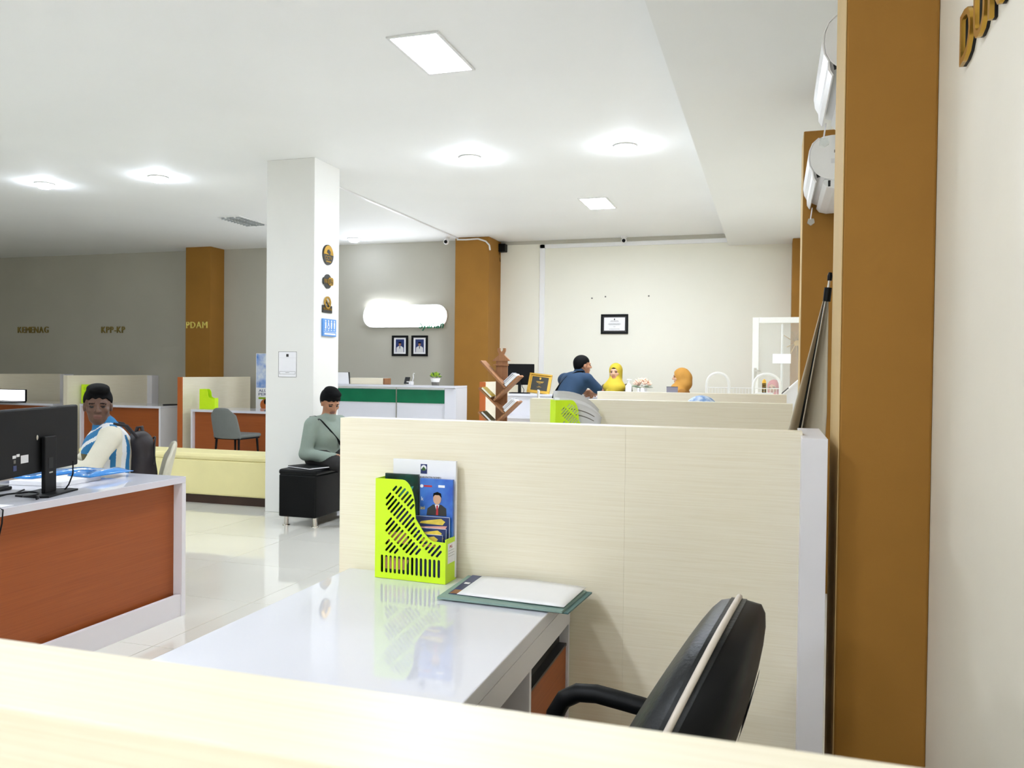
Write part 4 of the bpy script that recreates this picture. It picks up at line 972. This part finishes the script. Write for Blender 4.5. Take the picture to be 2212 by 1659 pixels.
def sdf_mesh(name, prims, h, cut=None):
    pos = [p for p in prims if not p.get('sub')]
    lo = np.min([bbox(p)[0] for p in pos], 0)-4*h; hi = np.max([bbox(p)[1] for p in pos], 0)+4*h
    n = np.ceil((hi-lo)/h).astype(int)+1
    D = np.full(n, 1.0, np.float32)
    for p in prims:
        a, b = bbox(p); pad = p['k']+4*h
        i0 = np.maximum(0, np.floor((a-pad-lo)/h)).astype(int); i1 = np.minimum(n, np.ceil((b+pad-lo)/h).astype(int)+1)
        if np.any(i1 <= i0): continue
        g = np.stack(np.meshgrid(*[lo[d]+h*np.arange(i0[d], i1[d]) for d in range(3)], indexing='ij'), -1)
        d = dist(p, g); sl = tuple(slice(i0[q], i1[q]) for q in range(3)); E = D[sl]
        if p.get('sub'): D[sl] = np.maximum(E, -d)
        else:
            k = p['k']; q = np.clip(.5+.5*(E-d)/k, 0, 1); D[sl] = E*(1-q)+d*q-k*q*(1-q)
    if cut is not None:
        g = np.stack(np.meshgrid(*[lo[d]+h*np.arange(n[d]) for d in range(3)], indexing='ij'), -1); D = np.maximum(D, cut(g))
    Sg = D < 0
    cnt = sum(Sg[i:n[0]-1+i, j:n[1]-1+j, k:n[2]-1+k].astype(np.int8) for i in (0, 1) for j in (0, 1) for k in (0, 1))
    act = (cnt > 0) & (cnt < 8); ci = np.argwhere(act); idx = np.full(act.shape, -1, int); idx[act] = np.arange(len(ci))
    acc = np.zeros((len(ci), 3)); num = np.zeros(len(ci))
    for ax in range(3):
        o1, o2 = [q for q in range(3) if q != ax]
        for u in (0, 1):
            for v in (0, 1):
                A = ci.copy(); A[:, o1] += u; A[:, o2] += v; B = A.copy(); B[:, ax] += 1
                da = D[tuple(A.T)]; db = D[tuple(B.T)]; m_ = (da < 0) != (db < 0)
                t = np.where(m_, da/np.where(m_, da-db, 1), 0); P = A.astype(float); P[:, ax] += t
                acc[m_] += P[m_]; num[m_] += 1
    V = lo+h*(acc/num[:, None]); faces = []
    for ax in range(3):
        o1, o2 = (ax+1) % 3, (ax+2) % 3
        A = Sg; s0 = [slice(None)]*3; s1 = [slice(None)]*3; s0[ax] = slice(0, -1); s1[ax] = slice(1, None)
        ed = np.argwhere(A[tuple(s0)] != A[tuple(s1)]); ed = ed[(ed[:, o1] > 0) & (ed[:, o2] > 0) & (ed[:, o1] < n[o1]-1) & (ed[:, o2] < n[o2]-1)]
        ins = A[tuple(ed.T)]; q = []
        for du, dv in ((-1, -1), (0, -1), (0, 0), (-1, 0)):
            c = ed.copy(); c[:, o1] += du; c[:, o2] += dv; q.append(idx[tuple(c.T)])
        q = np.stack(q, 1); q[~ins] = q[~ins][:, ::-1]; faces.append(q)
    Fq = np.concatenate(faces); me = bpy.data.meshes.new(name)
    me.from_pydata(V.tolist(), [], Fq.tolist()); me.polygons.foreach_set('use_smooth', [True]*len(Fq))
    cen = V[Fq].mean(1); tags = np.array([p['tag'] for p in pos]); bd = np.full(len(cen), 9.); bt = np.zeros(len(cen), int)
    for i, p in enumerate(pos):
        d = dist(p, cen); m_ = d < bd; bd[m_] = d[m_]; bt[m_] = i
    return me, cen, tags[bt]
def assign(me, tags, mp):
    names = sorted(set(tags.tolist())); me.materials.clear()
    for nm in names: me.materials.append(MATS[mp.get(nm, nm)])
    lut = {nm: i for i, nm in enumerate(names)}
    me.polygons.foreach_set('material_index', [lut[t] for t in tags.tolist()]); me.update()
def rotm(yaw_, pitch_=0, roll_=0):
    return np.array((Matrix.Rotation(yaw_, 3, 'Z') @ Matrix.Rotation(pitch_, 3, 'Y') @ Matrix.Rotation(roll_, 3, 'X')))
def head_prims(c, R, s=1.0, ears=True, fem=False):
    c = np.array(c, float); T = lambda p: c+R@(np.array(p)*s); P = []
    e = lambda p, r, tg, k: P.append(elp(T(p), np.array(r)*s, tg, k, R))
    k_ = lambda a, b, ra, rb, tg, k=.008: P.append(cap(T(a), T(b), ra*s, rb*s, tg, k))
    e((-.012, 0, .030), (.096, .076, .086), 'skin', .02); e((.022, 0, -.022), (.070, .064, .084), 'skin', .02)
    e((.040, 0, -.078), (.042, .042 if fem else .048, .036), 'skin', .02)
    for y in (-1, 1):
        k_((.072, y*.046, .024), (.086, y*.014, .026), .011, .010, 'skin'); e((.050, y*.046, -.020), (.028, .020, .022), 'skin', .01)
        if ears: e((-.004, y*.077, -.006), (.021, .010, .032), 'skin', .006)
        P.append(dict(elp(T((.096, y*.031, .006)), np.array((.016, .019, .010))*s, 'skin', .004, R), sub=True))
        e((.0790, y*.031, .004), (.0095, .0135, .0062), 'eye', .002)
        k_((.083, y*.048, .0225), (.093, y*.016, .0255), .0030, .0036, 'brow', .002)
    k_((.090, 0, .012), (.108, 0, -.022), .009, .012, 'skin', .010); 
    for y in (-1, 1): e((.094, y*.012, -.026), (.012, .010, .008), 'skin', .006)
    k_((.085, -.019, -.056), (.089, 0, -.054), .005, .006, 'lip', .004); k_((.089, 0, -.054), (.085, .019, -.056), .006, .005, 'lip', .004)
    k_((.083, -.013, -.063), (.083, .013, -.063), .006, .006, 'lip', .004)
    return P
def hair_mesh(name, c, R, s, material, parent, front=.060, slope=.66, fat=1.0, crest=0):
    c = np.array(c, float); T = lambda p: c+R@(np.array(p)*s)
    pr = [elp(T((-.020, 0, .040)), np.array((.102, .084, .090))*s*fat, 'hair', .01, R), elp(T((-.05, 0, .0)), np.array((.068, .074, .080))*s, 'hair', .02, R)]
    if crest: pr += [elp(T((.035, .01, .105)), np.array((.062, .062, .032))*s, 'hair', .02, R), elp(T((-.02, -.0, .115)), np.array((.07, .066, .03))*s, 'hair', .02, R)]
    def cut(g):
        q = ((g-c)@R)/s; x = q[..., 0]; z = q[..., 2]
        lim = np.where(x > .02, front+(x-.085)*.35, np.where(x > -.03, front-.0227-(.02-x)*slope*2.0, front-.0227-.05*slope*2.0-(-.03-x)*.55))
        return (lim-z)*.8*s+.004*np.sin(q[..., 1]*160)*s
    me, cen, tg = sdf_mesh(name, pr, .005, cut); me.materials.append(MATS[material])
    o = bpy.data.objects.new(name, me); COL.objects.link(o); o.parent = parent; return o
def hand_prims(w, d, up_, tg='skin', curl=.5, side=1):
    """palm from the wrist along d, five unequal fingers bent towards -up_, thumb leaving the side of the palm"""
    w = np.array(w, float); d = np.array(d, float); d /= np.linalg.norm(d); u = np.array(up_, float); u -= d*(u@d); u /= np.linalg.norm(u); s = np.cross(u, d)*side
    P = [cap(w, w+d*.03, .024, .028, tg, .02), elp(w+d*.055, (.046, .040, .016), tg, .012, np.stack([d, s, u], 1))]
    for i, ln in enumerate((.062, .070, .066, .052)):
        b = w+d*.092+s*(-.030+.020*i); m_ = b+(d*math.cos(curl)-u*math.sin(curl))*ln*.5; e = m_+(d*math.cos(curl*2.2)-u*math.sin(curl*2.2))*ln*.5
        P += [cap(b-d*.01, m_, .0095, .009, tg, .003), cap(m_, e, .009, .0078, tg, .003)]
    b = w+d*.04-s*.036; m_ = b+(d*.7-s*.6-u*.3)*.034; P += [cap(w+d*.03-s*.02, b, .014, .012, tg, .006), cap(b, m_, .012, .010, tg, .003), cap(m_, m_+(d*.95-u*.35)*.026, .010, .008, tg, .003)]
    return P
def person(label, loc, rotz, prims, mp, recolor=None, h=.0065):
    t = thing('person', label, 'person', loc, rotz)
    me, cen, tg = sdf_mesh('body', prims, h); tg = tg.astype(object)
    if recolor is not None: tg = recolor(cen, tg)
    assign(me, tg, mp); o = bpy.data.objects.new('body', me); COL.objects.link(o); o.parent = t
    return t
def seated_legs(hip, tg, shoe, seat, kx=.42, spread=.11):
    P = []
    for y in (-1, 1):
        hp = (hip[0], y*.085, seat+.085); kn = (hip[0]+kx, y*spread, seat+.06); an = (hip[0]+kx+.02, y*spread, .09)
        P += [cap(hp, kn, .088, .062, tg), cap(kn, an, .060, .043, tg), cap((an[0]-.03, an[1], .045), (an[0]+.13, an[1], .035), .042, .032, shoe, .015)]
    P.append(elp((hip[0], 0, seat+.10), (.13, .165, .115), tg, .04))
    return P

# --- man in the striped jumper, turned towards the camera
seat = .44; ht = (.06, .012, 1.10)
Rh = rotm(math.radians(84), .06, .0)
P = seated_legs((-.04, 0), 'dark_cloth', 'black_plastic', seat)
P += [cap((-.02, 0, seat+.12), (.0, 0, .80), .135, .155, 'jumper', .05), elp((.0, 0, .845), (.12, .18, .13), 'jumper', .05), cap((.0, -.155, .925), (.0, .155, .925), .064, .064, 'jumper', .05),
      cap((.02, 0, .93), (.045, 0, 1.04), .062, .054, 'skin', .02), cap((.005, 0, .945), (.016, 0, .968), .082, .074, 'collar', .01)]
P += [cap((.0, .18, .915), (.13, .275, .71), .062, .055, 'sleeve', .03), cap((.13, .27, .70), (.33, .20, .80), .054, .043, 'sleeve', .02), cap((.325, .2, .798), (.345, .195, .808), .036, .034, 'cuff', .006)]
P += hand_prims((.345, .195, .808), (.8, -.35, .2), (0, 0, 1), curl=.6)
P += [cap((.0, -.18, .915), (.14, -.24, .70), .06, .053, 'sleeve', .03), cap((.14, -.24, .70), (.36, -.12, .79), .05, .042, 'sleeve', .02)]
P += hand_prims((.37, -.115, .795), (.8, .35, .1), (0, 0, 1), curl=.6, side=-1)
P += head_prims(ht, Rh, 1.0)
def stripes(c, t):
    x, y, z = c[:, 0], c[:, 1], c[:, 2]
    for i in range(len(t)):
        if t[i] == 'jumper':
            # vertical bands around the body, a diagonal chest panel
            a = math.degrees(math.atan2(y[i], x[i]+.02))
            if x[i] > .045 and abs(y[i]) < .15: t[i] = ('blue_knit', 'blue_knit', 'white_knit')[int((z[i]*1.0-abs(y[i])*.6+3)/.032) % 3] if z[i] > .80 else 'dark_knit'
            elif z[i] > .915 and abs(y[i]) < .16: t[i] = 'white_knit'
            else: t[i] = ('white_knit', 'blue_knit', 'cream_knit')[int((a+360)/13) % 3] if a > 40 or a < -40 else 'dark_knit'
        elif t[i] == 'sleeve': t[i] = 'cream_knit'
        elif t[i] == 'collar': t[i] = 'blue_knit'
    return t
MAN = (-4.10, 4.33)
man = person('man in a cream and blue striped jumper looking at the camera', (*MAN, 0), math.radians(228), P,
       dict(skin='skin_backlit', lip='lip_dark', brow='hair', cuff='black_plastic', dark_knit='olive_cloth'), stripes)
hair_mesh('hair', ht, Rh, 1.0, 'hair', man, .058, .66, 1.03, 1)
ca = math.radians(228)
shell_chair('cream shell chair under the man in the striped jumper', (MAN[0]-.10*math.cos(ca), MAN[1]-.10*math.sin(ca), 0), ca-.10, 'chair_cream', 'steel', .86, .44, .46)
t = thing('backpack', 'dark backpack on the back of the striped jumper man', 'backpack', (*MAN, 0), ca)
me, cen, tg = sdf_mesh('pack', [elp((-.20, 0, .72), (.085, .15, .20), 'p', .03), elp((-.205, 0, .62), (.09, .15, .12), 'p', .04), cap((-.19, -.07, .86), (-.19, .07, .86), .065, .065, 'p', .05)], .008)
place('pack', me, 'backpack', t)
MB().tube([(-.185-.10*(1-.25*abs(math.cos(a))), .135*math.cos(a), .70+.19*math.sin(a)) for a in np.linspace(.1, PI-.1, 14)], .006, 6).build('zip', 'black', t)
MB().tube([(-.16, 0, .91), (-.175, .0, .955), (-.20, .0, .96), (-.21, 0, .91)], .012, 8).build('grab_loop', 'backpack', t)
for y in (-.12, .12): MB().tube([(-.16, y, .90), (-.10, y, .975), (-.02, y, .990)], .014, 8, flat=.5).build('strap', 'backpack', t)

# --- man on the ottoman, looking down
seat = .46; ht = (.085, 0, 1.05); Rh = rotm(-.25, .42, 0)
P = seated_legs((-.02, 0), 'dark_cloth', 'black_plastic', seat, .46)
P += [cap((-.02, 0, seat+.12), (.02, 0, .76), .13, .145, 'grey_knit', .05), elp((.03, 0, .785), (.11, .17, .13), 'grey_knit', .05), cap((.035, -.148, .872), (.035, .148, .872), .060, .060, 'grey_knit', .05),
      cap((.04, 0, .88), (.07, 0, 1.0), .060, .052, 'skin', .02), cap((.05, 0, .885), (.068, 0, .915), .074, .066, 'grey_knit', .01)]
for y in (-1, 1):
    P += [cap((.03, y*.17, .845), (.03, y*.225, .60), .062, .056, 'grey_knit', .03), cap((.03, y*.225, .60), (.28, y*.10, .57), .054, .042, 'grey_knit', .025)]
    P += hand_prims((.285, y*.10, .57), (.9, -y*.25, .15), (0, 0, 1), curl=.7, side=-y)
P += head_prims(ht, Rh, .97)
om = person('young man in a grey jumper sitting on the ottoman looking down', (-3.875, 6.66, .0), math.radians(-22), P, dict(skin='skin', lip='lip_dark', brow='hair'))
hair_mesh('hair', ht, Rh, .97, 'hair', om, .052, .55, 1.08, 1)
t = thing('shoulder_strap', 'black bag strap across the grey jumper', 'bag strap', (-3.875, 6.66, 0), math.radians(-22))
MB().tube([(-.02, -.135, .913), (.04, -.128, .922), (.10, -.10, .88), (.152, -.05, .80), (.155, .03, .72), (.14, .10, .64)], .020, 8, flat=.35).build('strap', 'black_plastic', t)
MB().obox((.075, -.117, .905), (.018, .022, .008), Matrix.Rotation(.6, 3, 'Y')).build('buckle', 'dark_plastic', t)

# --- man in the dark blue shirt leaning on the reception counter, seen from behind
ht = (.21, -.04, 1.428); Rh = rotm(-.55, .0, 0)
P = []
for y in (-1, 1): P += [cap((-.16, y*.09, .86), (-.12, y*.10, .47), .085, .060, 'dark_cloth'), cap((-.12, y*.10, .47), (-.16, y*.10, .09), .060, .043, 'dark_cloth'), cap((-.19, y*.10, .045), (-.02, y*.10, .035), .042, .032, 'black_plastic', .015)]
P += [elp((-.15, 0, .90), (.125, .16, .12), 'dark_cloth', .04), cap((-.12, 0, .95), (.07, 0, 1.20), .135, .15, 'navy_cloth', .05), elp((.09, 0, 1.20), (.12, .19, .13), 'navy_cloth', .05), cap((.12, -.165, 1.27), (.12, .165, 1.27), .066, .066, 'navy_cloth', .05),
      cap((.15, -.01, 1.28), (.19, -.03, 1.38), .066, .058, 'skin', .02), cap((.14, -.01, 1.285), (.165, -.02, 1.345), .076, .070, 'navy_cloth', .008)]
P += [cap((.12, -.185, 1.255), (.20, -.265, 1.15), .068, .062, 'navy_cloth', .03), cap((.185, -.255, 1.165), (.235, -.285, 1.115), .048, .046, 'skin', .015), cap((.235, -.285, 1.115), (.33, -.14, 1.09), .042, .033, 'skin', .015)]
P += hand_prims((.335, -.13, 1.095), (.2, .9, -.1), (1, 0, .3), curl=.5)
P += [cap((.12, .195, 1.25), (.26, .25, 1.13), .068, .060, 'navy_cloth', .03), cap((.26, .25, 1.13), (.40, .05, 1.10), .044, .034, 'skin', .015)]
P += hand_prims((.405, .045, 1.10), (.3, -.9, -.1), (1, 0, .3), curl=.5, side=-1)
P += head_prims(ht, Rh, 1.0)
BM = (-2.345, 9.80); ba = math.radians(66)
bm = person('man in a dark blue shirt leaning on the reception counter', (*BM, 0), ba, P, dict(skin='skin', lip='lip', brow='hair'))
hair_mesh('hair', ht, Rh, 1.0, 'hair', bm, .055, .55, 1.02, 0)
t = thing('shoulder_strap', 'black bag strap across the dark blue shirt', 'bag strap', (*BM, 0), ba)
MB().tube([(.15, -.09, 1.350), (.06, -.065, 1.350), (-.035, .02, 1.285), (-.085, .09, 1.185), (-.125, .14, 1.08), (-.13, .165, .98)], .022, 8, flat=.35).build('strap', 'black_plastic', t)
t = thing('waiting_chair', 'white framed chair behind the man in dark blue', 'chair', (-2.50, 9.55, 0), .3)
boxo('seat', 'chair_cream', t, -.18, .0, -.18, .18, .44, .48, .01)
for x in (-.16, -.02):
    for y in (-.16, .16): MB().cyl((x, y, 0), (x, y, 1.13 if y < 0 and x < -.1 else .44), .011, n=10).build('leg', 'white_metal', t)
MB().cyl((-.16, .16, .44), (-.16, .16, 1.13), .011, n=10).build('leg', 'white_metal', t)
boxo('backrest', 'chair_cream', t, -.17, -.15, -.16, .16, .85, 1.12, .006)

# --- women in headscarves
def scarf(c, R, mat_, parent, s=1.0, drape=(.03, 0, -.25), wide=.07, under=None, bun=False):
    c = np.array(c, float); T = lambda p: c+R@(np.array(p)*s)
    pr = [elp(T((-.016, 0, .026)), np.array((.112, .092, .102))*s, 'scarf', .02, R), elp(T((-.02, 0, -.06)), np.array((.095, .088, .10))*s, 'scarf', .03, R),
          cap(T((-.01, 0, -.10)), T((.0, 0, -.15)), .075*s, .085*s, 'scarf', .03), elp(T((.035, 0, -.135)), np.array((.055, .06, .035))*s, 'scarf', .02, R),
          elp(c+np.array((drape[0], 0, drape[2]+.05)), np.array((.12, wide+.085, .095)), 'scarf', .06), cap(c+np.array((.03, 0, -.16)), c+np.array((.075, 0, -.33)), .085, .10, 'scarf', .05)]
    # folds
    for k in range(5):
        pr.append(cap(T((.045-.02*k, -.075+.0*k, -.10-.018*k)), T((.05, .075, -.13-.022*k)), .010, .008, 'scarf', .012))
    pr += [cap(c+np.array((.06, .085, -.15)), c+np.array((.15, -.05, -.25)), .016, .012, 'scarf', .012), cap(c+np.array((.02, .10, -.17)), c+np.array((.14, .03, -.30)), .016, .012, 'scarf', .012)]
    if bun: pr += [elp(T((-.085, 0, -.015)), np.array((.07, .075, .075))*s, 'scarf', .03, R), elp(T((-.06, 0, -.10)), np.array((.09, .10, .08))*s, 'scarf', .04, R)]
    pr.append(elp(T((.105, 0, -.012)), np.array((.062, .060, .083))*s, 'scarf', .004, R, True))
    me, cen, tg = sdf_mesh('headscarf', pr, .006); me.materials.append(MATS[mat_])
    o = bpy.data.objects.new('headscarf', me); COL.objects.link(o); o.parent = parent
    if under:
        # dark under-cap showing at the forehead
        me2, _, _ = sdf_mesh('under_cap', [elp(T((-.012, 0, .036)), np.array((.1005, .080, .090))*s, 'u', .01, R)], .006, lambda g: (.048-((((g-c)@R)/s)[..., 2]))*1.0); me2.materials.append(MATS[under])
        o2 = bpy.data.objects.new('under_cap', me2); COL.objects.link(o2); o2.parent = parent
def woman(label, loc, rotz, hz, yaw_, top, scarf_m, skin='skin_light', under=None, s=.96, pit=.05, bun=False):
    seat = .50; ht = (.04, 0, hz); R = rotm(yaw_, pit, 0)
    P = seated_legs((-.04, 0), 'dark_cloth', 'black_plastic', seat)
    sh = hz-.21
    P += [cap((-.02, 0, seat+.10), (.0, 0, sh-.12), .13, .13, top, .05), elp((.0, 0, sh-.10), (.10, .155, .13), top, .05), cap((.0, -.14, sh), (.0, .14, sh), .052, .052, top, .05), cap((.01, 0, sh), (.03, 0, hz-.08), .052, .048, 'skin', .02)]
    for y in (-1, 1):
        P += [cap((.0, y*.165, sh-.005), (.07, y*.225, sh-.24), .058, .05, top, .03), cap((.07, y*.225, sh-.24), (.30, y*.12, sh-.20), .048, .038, top, .02)]
        P += hand_prims((.31, y*.115, sh-.198), (.9, -y*.3, 0), (0, 0, 1), curl=.5, side=-y)
    P += head_prims(ht, R, s, False, True)
    t = person(label, loc, rotz, P, dict(skin=skin, lip='lip', brow='hair'))
    scarf(ht, R, scarf_m, t, s, under=under, bun=bun)
    return t
woman('woman in a mustard yellow headscarf and olive uniform', (-1.985, 10.99, 0), math.radians(-105), 1.352, .12, 'olive_cloth', 'mustard_cloth', under='hair')
woman('woman in an ochre headscarf in profile behind the far partition', (-1.10, 10.98, 0), math.radians(178), 1.298, .05, 'brown_cloth', 'ochre_cloth', bun=True)
woman('seated person whose blue and white headscarf just shows over a partition', (-.40, 5.35, 0), math.radians(180), 1.092, 0, 'bluewhite_cloth', 'bluewhite_cloth')
woman('made-up person in pink standing in for the blurred reflection in the glass door', (.02, 11.35, 0), math.radians(-95), 1.17, -.2, 'pink_cloth', 'pink_cloth', s=.85)  # seated figure added in place of a blurred reflection in the pane
def office_stool(label, loc, rz):
    t = thing('office_stool', label, 'chair', loc, rz)
    boxo('seat', 'black_vinyl', t, -.20, .16, -.19, .19, .43, .50, .02); MB().cyl((-.03, 0, .02), (-.03, 0, .43), .025).build('column', 'steel', t); MB().lathe([(.22, 0), (.22, .012), (.03, .03)], (-.03, 0, 0), 20).build('foot', 'steel', t)
office_stool('black stool under the woman in mustard', (-1.985, 10.99, 0), math.radians(-105))
office_stool('black stool under the woman in ochre', (-1.10, 10.98, 0), math.radians(178))
office_stool('black stool under the person in blue and white', (-.40, 5.35, 0), math.radians(180))
office_stool('black stool under the made-up person in pink', (.02, 11.35, 0), math.radians(-95))
